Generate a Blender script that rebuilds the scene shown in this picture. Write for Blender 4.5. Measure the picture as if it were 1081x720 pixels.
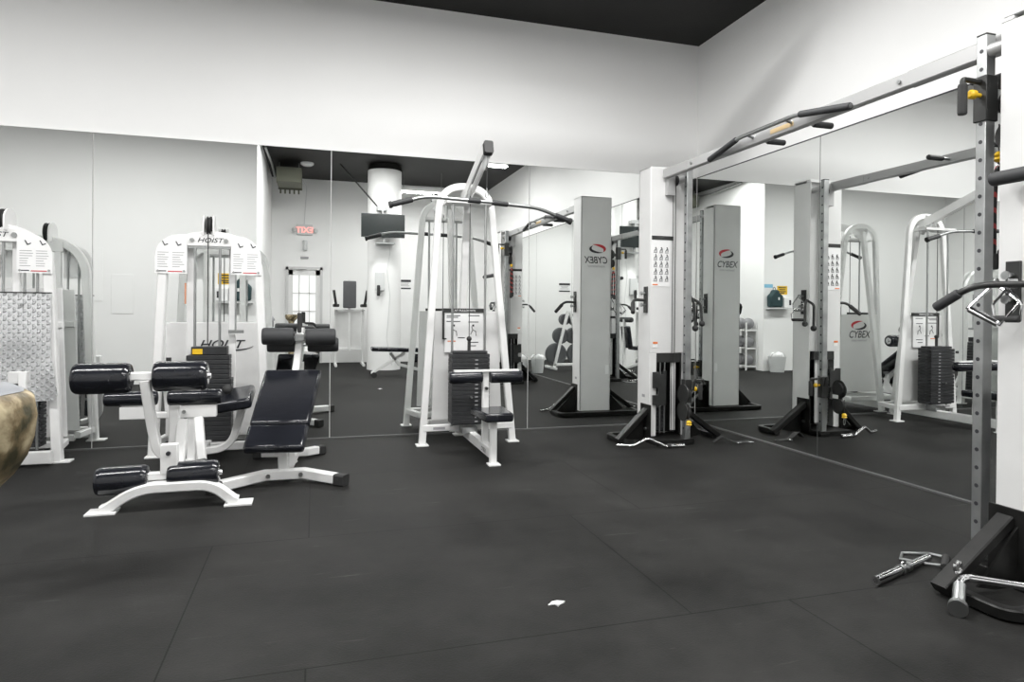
import bpy, bmesh, math, random
from mathutils import Vector, Matrix, Euler
random.seed(7)
PI = math.pi
scene = bpy.context.scene
for o in list(bpy.data.objects): bpy.data.objects.remove(o)
COL = scene.collection
V = Vector

# ------------------------------------------------------------------ camera, exposure
CAMP = V((-3.80, -5.971, 1.135)); F_PX = 691.4; YAW = 0.29286; PITCH = 0.00525; ROLL = 0.00845; SHY = -27.83
cd = bpy.data.cameras.new('camera'); cam = bpy.data.objects.new('camera', cd); COL.objects.link(cam)
fw = V((math.sin(YAW)*math.cos(PITCH), math.cos(YAW)*math.cos(PITCH), -math.sin(PITCH)))
rt = V((math.cos(YAW), -math.sin(YAW), 0)); up = rt.cross(fw)
rr = rt*math.cos(ROLL) + up*math.sin(ROLL); uu = -rt*math.sin(ROLL) + up*math.cos(ROLL)
M = Matrix((rr, uu, -fw)).transposed().to_4x4(); M.translation = CAMP
cam.matrix_world = M
cd.sensor_fit = 'HORIZONTAL'; cd.sensor_width = 36; cd.lens = F_PX/1081*36
cd.shift_y = SHY/1081; cd.clip_start = 0.05; cd.clip_end = 100
scene.camera = cam
scene.view_settings.view_transform = 'Standard'; scene.view_settings.look = 'None'
scene.view_settings.gamma = 1.0; scene.view_settings.use_curve_mapping = False
scene.view_settings.exposure = -0.33
scene.cycles.max_bounces = 16; scene.cycles.glossy_bounces = 10; scene.cycles.diffuse_bounces = 6; scene.cycles.blur_glossy = 0.3
w = bpy.data.worlds.new('world'); scene.world = w; w.use_nodes = True
w.node_tree.nodes['Background'].inputs[0].default_value = (.8, .85, .9, 1)
w.node_tree.nodes['Background'].inputs[1].default_value = 0.3
# strip lights on and under the ceiling, the last two added as unseen fill: (x, y, z of the diffuser, length, watts)
LIGHTS = [(-6.1, -2.7, 3.83, 2.4, 125), (-2.8, -2.4, 3.83, 2.4, 165), (-1.0, -4.3, 3.50, .36, 8),
          (-1.9, -1.9, 3.50, 1.2, 18), (-1.75, -7.1, 3.50, 1.0, 60), (-8.2, -2.6, 3.83, 1.2, 50), (-3.4, -5.35, 3.83, 2.0, 110),  # passage light at the end of this row is added to brighten the far wall
          (-1.5, -5.3, 3.83, 1.2, 45)]  # added out of view to lift the right side of the room

# ------------------------------------------------------------------ materials
def nt(name):
    m = bpy.data.materials.new(name); m.use_nodes = True
    return m, m.node_tree, m.node_tree.nodes['Principled BSDF']
def mat(name, col, rough=.5, metal=0, bump=0, bscale=200, var=0, vscale=3, coat=0, spec=.5):
    m, t, b = nt(name)
    col = tuple(col) if len(col) == 4 else tuple(col)+(1,)
    b.inputs['Base Color'].default_value = col; b.inputs['Roughness'].default_value = rough
    b.inputs['Metallic'].default_value = metal; b.inputs['Coat Weight'].default_value = coat
    b.inputs['Specular IOR Level'].default_value = spec
    tc = t.nodes.new('ShaderNodeTexCoord')
    if var:
        n = t.nodes.new('ShaderNodeTexNoise'); n.inputs['Scale'].default_value = vscale; n.inputs['Detail'].default_value = 6
        t.links.new(tc.outputs['Object'], n.inputs['Vector'])
        r = t.nodes.new('ShaderNodeValToRGB')
        r.color_ramp.elements[0].position = .3; r.color_ramp.elements[1].position = .7
        r.color_ramp.elements[0].color = tuple(max(0, c*(1-var)) for c in col[:3])+(1,)
        r.color_ramp.elements[1].color = tuple(min(1, c*(1+var)) for c in col[:3])+(1,)
        t.links.new(n.outputs['Fac'], r.inputs['Fac']); t.links.new(r.outputs['Color'], b.inputs['Base Color'])
    if bump:
        n2 = t.nodes.new('ShaderNodeTexNoise'); n2.inputs['Scale'].default_value = bscale; n2.inputs['Detail'].default_value = 3
        t.links.new(tc.outputs['Object'], n2.inputs['Vector'])
        bp = t.nodes.new('ShaderNodeBump'); bp.inputs['Strength'].default_value = bump; bp.inputs['Distance'].default_value = .002
        t.links.new(n2.outputs['Fac'], bp.inputs['Height']); t.links.new(bp.outputs['Normal'], b.inputs['Normal'])
    return m
def emit(name, col, s):
    m, t, b = nt(name); b.inputs['Base Color'].default_value = (.8, .8, .8, 1)
    b.inputs['Emission Color'].default_value = col+(1,); b.inputs['Emission Strength'].default_value = s
    return m
WALL = mat('white_paint', (.84, .84, .835), .75, bump=.25, bscale=60, var=.015, vscale=1.2)
CEIL = mat('black_paint', (.009, .009, .008), .5, bump=.4, bscale=30, var=.4, vscale=2.5, spec=.2)
WHITE = mat('white_powder_coat', (.78, .78, .775), .34, bump=.05, bscale=300, var=.03, vscale=8)
TOWER = mat('silver_white_panel', (.68, .68, .675), .4, var=.03, vscale=5)
GREYP = mat('light_grey_panel', (.56, .565, .56), .45, var=.03, vscale=5)
VINYL = mat('black_vinyl', (.012, .013, .017), .16, bump=.12, bscale=90, var=.2, vscale=6)
FOAM = mat('black_foam', (.03, .031, .033), .65, bump=.3, bscale=300)
RUBB = mat('black_rubber', (.025, .025, .025), .7)
CHROME = mat('chrome', (.75, .75, .76), .12, 1)
STEEL = mat('brushed_steel', (.44, .45, .45), .32, 1, var=.1, vscale=12)
ZINC = mat('zinc_upright', (.42, .43, .43), .38, .85, var=.18, vscale=9)
BEAM = mat('silver_paint', (.42, .42, .42), .4, .3)
DARKM = mat('dark_grey_metal', (.042, .043, .042), .38, .4, var=.2, vscale=10)
BLACKM = mat('black_enamel', (.010, .010, .0095), .4, bump=.1, bscale=150, var=.4, vscale=15, spec=.25)
STACK = mat('weight_stack_iron', (.028, .029, .031), .5, .2, var=.2, vscale=14)
YEL = mat('yellow_plastic', (.75, .47, .02), .4)
RED = mat('red_ink', (.5, .03, .04), .5)
INK = mat('black_ink', (.03, .03, .035), .5)
GREYINK = mat('grey_ink', (.32, .32, .33), .6)
ORANGE = mat('orange_ink', (.75, .2, .05), .5)
PAPER = mat('white_placard', (.82, .82, .82), .35)
BLUEP = mat('blue_paper', (.22, .5, .68), .5)
TEAL = mat('dark_teal_fabric', (.018, .045, .05), .8, bump=.4, bscale=80)
SCREEN = mat('tv_screen', (.012, .016, .016), .2)
ROCK = mat('mottled_tan_stone', (.3, .24, .13), .5, bump=1.0, bscale=60)
_t = ROCK.node_tree; _n = _t.nodes.new('ShaderNodeTexNoise'); _n.inputs['Scale'].default_value = 30; _n.inputs['Detail'].default_value = 8
_c = _t.nodes.new('ShaderNodeTexCoord'); _t.links.new(_c.outputs['Object'], _n.inputs['Vector']); _r = _t.nodes.new('ShaderNodeValToRGB')
_r.color_ramp.elements[0].position = .38; _r.color_ramp.elements[0].color = (.055, .05, .025, 1); _r.color_ramp.elements[1].position = .62; _r.color_ramp.elements[1].color = (.5, .42, .27, 1)
_e = _r.color_ramp.elements.new(.5); _e.color = (.2, .15, .08, 1)
_t.links.new(_n.outputs['Fac'], _r.inputs['Fac']); _t.links.new(_r.outputs['Color'], _t.nodes['Principled BSDF'].inputs['Base Color'])
ROCKT = mat('grey_stone_top', (.25, .26, .28), .35, var=.1, vscale=10)
CABLE = mat('black_cable', (.03, .03, .03), .4)
GCABLE = mat('steel_cable', (.3, .3, .3), .4, .6)
DUCT = mat('olive_grey_housing', (.13, .135, .10), .6)
PLASTIC = mat('grey_white_plastic', (.62, .63, .63), .5)
EXITM = emit('exit_red_letters', (1, .08, .03), 1.6)
TUBEL = emit('lamp_diffuser', (1, 1, .98), 5.0)
PANE = emit('daylit_door_pane', (1, 1, 1), .55)

def mirror_mat():
    m, t, b = nt('mirror_glass')
    b.inputs['Base Color'].default_value = (.885, .90, .89, 1); b.inputs['Metallic'].default_value = 1
    b.inputs['Roughness'].default_value = 0.0
    return m
MIRROR = mirror_mat()

def floor_mat():
    m, t, b = nt('rubber_floor_mats'); N = t.nodes; L = t.links
    tc = N.new('ShaderNodeTexCoord')
    mp = N.new('ShaderNodeMapping'); mp.inputs['Location'].default_value = (3.82, 3.81, 0)
    L.new(tc.outputs['Object'], mp.inputs['Vector'])
    br = N.new('ShaderNodeTexBrick'); br.offset = .24; br.offset_frequency = 2; br.squash = 1
    br.inputs['Scale'].default_value = 1; br.inputs['Brick Width'].default_value = 1.83; br.inputs['Row Height'].default_value = 1.24
    br.inputs['Mortar Size'].default_value = .0032; br.inputs['Mortar Smooth'].default_value = .3
    br.inputs['Color1'].default_value = (1, 1, 1, 1); br.inputs['Color2'].default_value = (.88, .88, .88, 1); br.inputs['Mortar'].default_value = (.35, .35, .35, 1)
    L.new(mp.outputs[0], br.inputs['Vector'])
    n1 = N.new('ShaderNodeTexNoise'); n1.inputs['Scale'].default_value = 1.3; n1.inputs['Detail'].default_value = 8; n1.inputs['Roughness'].default_value = .65
    L.new(tc.outputs['Object'], n1.inputs['Vector'])
    r1 = N.new('ShaderNodeValToRGB'); r1.color_ramp.elements[0].position = .3; r1.color_ramp.elements[1].position = .72
    r1.color_ramp.elements[0].color = (.010, .010, .0097, 1); r1.color_ramp.elements[1].color = (.034, .0338, .0325, 1)
    L.new(n1.outputs['Fac'], r1.inputs['Fac'])
    # fine speckle and pale scuffs
    n2 = N.new('ShaderNodeTexNoise'); n2.inputs['Scale'].default_value = 120; n2.inputs['Detail'].default_value = 2
    L.new(tc.outputs['Object'], n2.inputs['Vector'])
    mp2 = N.new('ShaderNodeMapping'); mp2.inputs['Rotation'].default_value = (0, 0, .5); mp2.inputs['Scale'].default_value = (1, 9, 1)
    L.new(tc.outputs['Object'], mp2.inputs['Vector'])
    n3 = N.new('ShaderNodeTexNoise'); n3.inputs['Scale'].default_value = 2.2; n3.inputs['Detail'].default_value = 10; n3.inputs['Roughness'].default_value = .7
    L.new(mp2.outputs[0], n3.inputs['Vector'])
    r3 = N.new('ShaderNodeValToRGB'); r3.color_ramp.elements[0].position = .62; r3.color_ramp.elements[1].position = .85
    r3.color_ramp.elements[0].color = (0, 0, 0, 1); r3.color_ramp.elements[1].color = (.07, .07, .066, 1)
    L.new(n3.outputs['Fac'], r3.inputs['Fac'])
    mx = N.new('ShaderNodeMixRGB'); mx.blend_type = 'MULTIPLY'; mx.inputs[0].default_value = 1
    L.new(r1.outputs[0], mx.inputs[1]); L.new(br.outputs['Color'], mx.inputs[2])
    ad = N.new('ShaderNodeMixRGB'); ad.blend_type = 'ADD'; ad.inputs[0].default_value = 1
    L.new(mx.outputs[0], ad.inputs[1]); L.new(r3.outputs[0], ad.inputs[2])
    L.new(ad.outputs[0], b.inputs['Base Color'])
    b.inputs['Specular IOR Level'].default_value = .07
    rr2 = N.new('ShaderNodeMapRange'); rr2.inputs['To Min'].default_value = .5; rr2.inputs['To Max'].default_value = .75
    L.new(n1.outputs['Fac'], rr2.inputs['Value']); L.new(rr2.outputs[0], b.inputs['Roughness'])
    bp = N.new('ShaderNodeBump'); bp.inputs['Strength'].default_value = .35; bp.inputs['Distance'].default_value = .003
    L.new(n2.outputs['Fac'], bp.inputs['Height']); L.new(bp.outputs[0], b.inputs['Normal'])
    return m
FLOOR = floor_mat()

def diamond_mat():
    m, t, b = nt('diamond_plate'); N = t.nodes; L = t.links
    tc = N.new('ShaderNodeTexCoord')
    hs = []
    for k, ang in enumerate((PI/4, -PI/4)):
        mp = N.new('ShaderNodeMapping'); mp.inputs['Rotation'].default_value = (0, ang, 0); L.new(tc.outputs['Object'], mp.inputs[0])
        sx = N.new('ShaderNodeSeparateXYZ'); L.new(mp.outputs[0], sx.inputs[0])
        def wave(sock, f, ph):
            a = N.new('ShaderNodeMath'); a.operation = 'MULTIPLY_ADD'; a.inputs[1].default_value = f; a.inputs[2].default_value = ph
            L.new(sock, a.inputs[0]); s = N.new('ShaderNodeMath'); s.operation = 'SINE'; L.new(a.outputs[0], s.inputs[0]); return s.outputs[0]
        a1 = wave(sx.outputs['X'], 2*PI/.042, k*PI); a2 = wave(sx.outputs['Z'], 2*PI/.042, k*PI+PI/2)
        q = N.new('ShaderNodeMath'); q.operation = 'MULTIPLY_ADD'; q.inputs[1].default_value = .6; L.new(a1, q.inputs[0]); 
        q2 = N.new('ShaderNodeMath'); q2.operation = 'MULTIPLY'; q2.inputs[1].default_value = 1.2; L.new(a2, q2.inputs[0]); L.new(q2.outputs[0], q.inputs[2])
        th = N.new('ShaderNodeMapRange'); th.inputs['From Min'].default_value = .7; th.inputs['From Max'].default_value = 1.5; L.new(q.outputs[0], th.inputs['Value'])
        hs.append(th.outputs[0])
    mxx = N.new('ShaderNodeMath'); mxx.operation = 'MAXIMUM'; L.new(hs[0], mxx.inputs[0]); L.new(hs[1], mxx.inputs[1])
    bp = N.new('ShaderNodeBump'); bp.inputs['Strength'].default_value = 1; bp.inputs['Distance'].default_value = .010
    L.new(mxx.outputs[0], bp.inputs['Height']); L.new(bp.outputs[0], b.inputs['Normal'])
    b.inputs['Base Color'].default_value = (.88, .89, .90, 1); b.inputs['Metallic'].default_value = .7; b.inputs['Roughness'].default_value = .3
    return m
DIAMOND = diamond_mat()

# ------------------------------------------------------------------ mesh helpers
def basis(d):
    d = d.normalized(); a = V((0, 0, 1)) if abs(d.z) < .95 else V((1, 0, 0))
    x = d.cross(a).normalized(); return x, d.cross(x).normalized()
class MB:
    def __init__(s, xf=None): s.v = []; s.f = []; s.xf = xf
    def add(s, vs, fs):
        n = len(s.v)
        for p in vs:
            p = V(p); s.v.append(s.xf(p) if s.xf else p)
        s.f += [tuple(i+n for i in f) for f in fs]; return s
    def box(s, a, b):
        x0, x1 = sorted((a[0], b[0])); y0, y1 = sorted((a[1], b[1])); z0, z1 = sorted((a[2], b[2]))
        return s.add([(x0,y0,z0),(x1,y0,z0),(x1,y1,z0),(x0,y1,z0),(x0,y0,z1),(x1,y0,z1),(x1,y1,z1),(x0,y1,z1)],
                     [(0,3,2,1),(4,5,6,7),(0,1,5,4),(1,2,6,5),(2,3,7,6),(3,0,4,7)])
    def obox(s, c, sz, rot=(0, 0, 0)):
        R = Euler(rot).to_matrix(); c = V(c); h = V(sz)/2
        vs = [c + R @ V((i*h.x, j*h.y, k*h.z)) for k in (-1, 1) for j in (-1, 1) for i in (-1, 1)]
        return s.add(vs, [(0,2,3,1),(4,5,7,6),(0,1,5,4),(1,3,7,5),(3,2,6,7),(2,0,4,6)])
    def lathe(s, p, d, prof, seg=20):
        p = V(p); d = V(d).normalized(); x, y = basis(d); vs = []; fs = []
        for t, r in prof:
            for k in range(seg):
                a = 2*PI*k/seg; vs.append(p + d*t + (x*math.cos(a)+y*math.sin(a))*max(r, 1e-4))
        for i in range(len(prof)-1):
            for k in range(seg):
                k2 = (k+1) % seg; fs.append((i*seg+k, i*seg+k2, (i+1)*seg+k2, (i+1)*seg+k))
        fs.append(tuple(range(seg))[::-1]); fs.append(tuple((len(prof)-1)*seg+k for k in range(seg)))
        return s.add(vs, fs)
    def cyl(s, a, b, r, seg=16, r2=None):
        a = V(a); b = V(b); return s.lathe(a, b-a, [(0, r), ((b-a).length, r if r2 is None else r2)], seg)
    def roller(s, a, b, r, e=.012, seg=28):
        a = V(a); b = V(b); L = (b-a).length
        return s.lathe(a, b-a, [(0, r*.72), (e*.25, r*.88), (e, r*.98), (e*2, r), (L-e*2, r), (L-e, r*.98), (L-e*.25, r*.88), (L, r*.72)], seg)
    def ball(s, c, r, seg=14):
        n = 8; return s.lathe(V(c)-V((0, 0, r)), V((0, 0, 1)), [(r-r*math.cos(PI*i/n), r*math.sin(PI*i/n)) for i in range(n+1)], seg)
    def sweep(s, pts, sec, closed=False, up=None):
        pts = [V(p) for p in pts]; n = len(pts); m = len(sec); vs = []; fs = []
        tan = []
        for i in range(n):
            if closed: t = (pts[(i+1) % n]-pts[i]).normalized() + (pts[i]-pts[i-1]).normalized()
            elif i == 0: t = pts[1]-pts[0]
            elif i == n-1: t = pts[-1]-pts[-2]
            else: t = (pts[i+1]-pts[i]).normalized() + (pts[i]-pts[i-1]).normalized()
            tan.append(t.normalized())
        if up is None: X, Y = basis(tan[0])
        else:
            Y = V(up); Y = (Y - tan[0]*Y.dot(tan[0])).normalized(); X = Y.cross(tan[0])
        for i in range(n):
            t = tan[i]; Y = (Y - t*Y.dot(t)).normalized(); X = Y.cross(t).normalized()
            k = 1.0; bd = None
            if 0 < i < n-1 or closed:
                d1 = (pts[i]-pts[i-1]).normalized(); cs = max(.35, d1.dot(t)); k = 1/cs
                bd = ((pts[(i+1) % n]-pts[i]).normalized() - d1)
                bd = (bd - t*bd.dot(t)); bd = bd.normalized() if bd.length > 1e-5 else None
            for u, v in sec:
                o = X*u + Y*v
                if bd is not None: o += bd*o.dot(bd)*(k-1)
                vs.append(pts[i]+o)
        rng = n if closed else n-1
        for i in range(rng):
            j = (i+1) % n
            for q in range(m):
                q2 = (q+1) % m; fs.append((i*m+q, i*m+q2, j*m+q2, j*m+q))
        if not closed: fs.append(tuple(range(m))[::-1]); fs.append(tuple((n-1)*m+q for q in range(m)))
        return s.add(vs, fs)
    def tube(s, pts, r, seg=12, closed=False):
        return s.sweep(pts, [(r*math.cos(2*PI*k/seg), r*math.sin(2*PI*k/seg)) for k in range(seg)], closed)
    def rtube(s, pts, w, h, up=(0, 0, 1), closed=False):      # w across, h along up
        c = min(w, h)*.12; a, b = w/2, h/2
        return s.sweep(pts, [(-a+c,-b),(a-c,-b),(a,-b+c),(a,b-c),(a-c,b),(-a+c,b),(-a,b-c),(-a,-b+c)], closed, up)
    def prism(s, poly, vec):
        vec = V(vec); n = len(poly); vs = [V(p) for p in poly] + [V(p)+vec for p in poly]
        fs = [tuple(range(n))[::-1], tuple(range(n, 2*n))] + [(i, (i+1) % n, n+(i+1) % n, n+i) for i in range(n)]
        return s.add(vs, fs)
def bez(pts, n=8):
    "round the inner corners of a polyline: pts = list of (point, radius)"
    out = []
    for i, (p, r) in enumerate(pts):
        p = V(p)
        if r == 0 or i == 0 or i == len(pts)-1: out.append(p); continue
        a = V(pts[i-1][0])-p; b = V(pts[i+1][0])-p
        r = min(r, a.length*.49, b.length*.49); a = p+a.normalized()*r; b = p+b.normalized()*r
        for k in range(n+1):
            t = k/n; out.append(a*(1-t)**2 + p*2*t*(1-t) + b*t*t)
    return out
def mkmesh(mb, name, m, off=V((0, 0, 0)), smooth=True):
    me = bpy.data.meshes.new(name); me.from_pydata([tuple(v-off) for v in mb.v], [], mb.f)
    bm = bmesh.new(); bm.from_mesh(me); bmesh.ops.recalc_face_normals(bm, faces=bm.faces); bm.to_mesh(me); bm.free()
    me.materials.append(m)
    if smooth:
        me.polygons.foreach_set('use_smooth', [True]*len(me.polygons)); me.set_sharp_from_angle(angle=math.radians(38))
    me.update(); return me
def root(name, label, cat, loc, group=None):
    o = bpy.data.objects.new(name, None); COL.objects.link(o); o.location = loc; o.empty_display_size = .1
    o['label'] = label; o['category'] = cat
    if group: o['group'] = group
    return o
def base_of(p):
    while p.parent: p = p.parent
    return p
def part(name, mb, m, parent, bevel=0, label=None, stuff=False):
    off = base_of(parent).location
    o = bpy.data.objects.new(name, mkmesh(mb, name, m, V(off))); COL.objects.link(o); o.parent = parent
    if bevel:
        md = o.modifiers.new('bevel', 'BEVEL'); md.width = bevel; md.segments = 2; md.limit_method = 'ANGLE'; md.angle_limit = math.radians(50)
    if label: o['label'] = label
    if stuff: o['kind'] = 'stuff'
    return o
def solo(name, mb, m, label, cat, loc, group=None, bevel=0):
    o = bpy.data.objects.new(name, mkmesh(mb, name, m, V(loc))); COL.objects.link(o); o.location = loc
    o['label'] = label; o['category'] = cat
    if group: o['group'] = group
    if bevel:
        md = o.modifiers.new('bevel', 'BEVEL'); md.width = bevel; md.segments = 2; md.limit_method = 'ANGLE'; md.angle_limit = math.radians(50)
    return o
def struct(name, mb, m, parent=None):
    o = bpy.data.objects.new(name, mkmesh(mb, name, m, smooth=False)); COL.objects.link(o)
    if parent: o.parent = parent
    else: o['kind'] = 'structure'
    return o
def text_mb(txt, org, xdir, updir, size, depth=.002, shear=0, bold=0, xf=None, squeeze=1.0, align='CENTER'):
    "lettering as a mesh: baseline centre at org"
    cu = bpy.data.curves.new('t', 'FONT'); cu.body = txt; cu.size = 1; cu.align_x = align; cu.shear = shear; cu.offset = bold
    cu.extrude = 0; ob = bpy.data.objects.new('t', cu); COL.objects.link(ob)
    bpy.context.view_layer.update()
    me = ob.to_mesh(); mb = MB(xf)
    org = V(org); x = V(xdir).normalized(); y = V(updir).normalized(); n = x.cross(y)
    vs = [org + x*v.co.x*size*squeeze + y*v.co.y*size + n*depth for v in me.vertices]
    mb.add(vs, [tuple(p.vertices) for p in me.polygons])
    ob.to_mesh_clear(); bpy.data.objects.remove(ob); bpy.data.curves.remove(cu)
    return mb
def merge(a, b):
    n = len(a.v); a.v += b.v; a.f += [tuple(i+n for i in f) for f in b.f]; return a

# ------------------------------------------------------------------ room
JX, JY, FY, LX, H = -4.67, -4.95, -8.6, -9.3, 3.90
MT = 2.53
struct('floor', MB().box((LX, FY, -.1), (0, 0, 0)), FLOOR)
struct('ceiling', MB().box((LX, FY, H), (0, 0, H+.1)), CEIL)
struct('wall_back', MB().box((LX-.1, 0, -.1), (.1, .1, H+.1)), WALL)
struct('wall_right', MB().box((0, FY-.1, -.1), (.1, 0, H+.1)), WALL)
struct('wall_left', MB().box((LX-.1, JY, -.1), (LX, 0, H+.1)), WALL)
struct('wall_front', MB().box((JX, FY-.1, -.1), (0, FY, H+.1)), WALL)
struct('wall_corner', MB().box((LX-.1, FY-.1, -.1), (JX, JY, H+.1)), WALL)
TRIM = mat('aluminium_channel', (.11, .11, .11), .5, .3)
struct('trim_1', MB().box((LX, -.022, 0), (0, 0, .012)), TRIM)
struct('trim_2', MB().box((-.022, -6.86, 0), (0, 0, .012)), TRIM)
struct('trim_3', MB().box((LX, -.012, MT), (0, 0, MT+.006)), WHITE)
struct('trim_4', MB().box((-.012, -6.86, MT), (0, 0, MT+.006)), INK)
EDGE = mat('mirror_edge', (.05, .055, .055), .3)
def mirror_sheet(a, b, label, grp):
    m = MB().box(a, b); o = solo('mirror', m, MIRROR, label, 'mirror', ((a[0]+b[0])/2, (a[1]+b[1])/2, 0.013), grp)
    o.data.materials.append(EDGE)
    for p in o.data.polygons:
        n = p.normal
        if (grp.startswith('mirror sheets on the back') and n.y > -.9) or (grp.startswith('mirror sheets on the right') and n.x > -.9): p.material_index = 1
g1, g2 = 'mirror sheets on the back wall', 'mirror sheets on the right wall'
xs = [-.008, -1.838, -3.667, -5.496, -7.325, -9.154]
bl = ['wall mirror sheet ending at the room corner, behind the far cable tower',
      'wall mirror sheet on the back wall directly behind the lat pulldown machine',
      'wall mirror sheet on the back wall behind the ab bench and leg curl machine',
      'leftmost visible wall mirror sheet, behind the machine with diamond plate shield',
      'wall mirror sheet on the back wall beyond the left edge of the photo']
for i in range(5): mirror_sheet((xs[i+1]+.0035, -.006, .013), (xs[i]-.0035, 0, MT), bl[i], g1)
ys = [-.008, -1.737, -3.44, -5.14, -6.85]
rl = ['wall mirror sheet on the right wall next to the room corner',
      'wall mirror sheet on the right wall beside the near cable tower',
      'right wall mirror sheet past the near cable tower, outside the photo edge',
      'last wall mirror sheet on the right wall, seen only as a reflection']
for i in range(4): mirror_sheet((-.006, ys[i+1]+.0035, .013), (0, ys[i]-.0035, MT), rl[i], g2)

# ------------------------------------------------------------------ strip lights
LL = ['ceiling strip light above the open floor before the leg curl machine', 'ceiling strip light above the middle of the open floor', 'shortest hanging strip light, seen behind the lat pulldown arm',
      'hanging strip light above the space between the two cable towers', 'hanging strip light beside the round column, seen in the mirror', 'ceiling strip light at the far left end of the room', 'unseen fill light added above the passage beside the round column', 'short unseen fill light added behind the near cable tower']
for i, (x, y, z, ln, watts) in enumerate(LIGHTS):
    r = root('strip_light', LL[i], 'light', (x, y, z))
    h = ln/2
    part('housing', MB().prism([(x-h, y-.09, z+.0), (x-h, y+.09, z+.0), (x-h, y+.05, z+.07), (x-h, y-.05, z+.07)], (ln, 0, 0)), WHITE, r)
    part('diffuser', MB().box((x-h+.02, y-.075, z-.012), (x+h-.02, y+.075, z)), TUBEL, r)
    for q in (x-h+.12, x+h-.12): part('hanger', MB().cyl((q, y, z+.07), (q, y, H), .006), GCABLE, r)
    ld = bpy.data.lights.new('strip_lamp', 'AREA'); ld.shape = 'RECTANGLE'; ld.size = ln; ld.size_y = .16; ld.energy = watts
    ld.color = (1, .995, .98)
    lo = bpy.data.objects.new('lamp', ld); COL.objects.link(lo); lo.location = (0, 0, -.02); lo.parent = r

# ------------------------------------------------------------------ cable crossover
XR = root('cable_crossover', 'cable crossover with two white towers joined by an overhead pull-up beam', 'exercise machine', (-.84, -2.395, 0))
def ident(p): return p
def rot180(p): return V((-1.68-p.x, -4.79-p.y, p.z))
def pulley(mb, c, ax, r, t=.02): c = V(c); ax = V(ax).normalized(); mb.lathe(c-ax*t/2, ax, [(0, r), (t*.25, r), (t*.5, r*.86), (t*.75, r), (t, r)], 24); return mb

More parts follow.
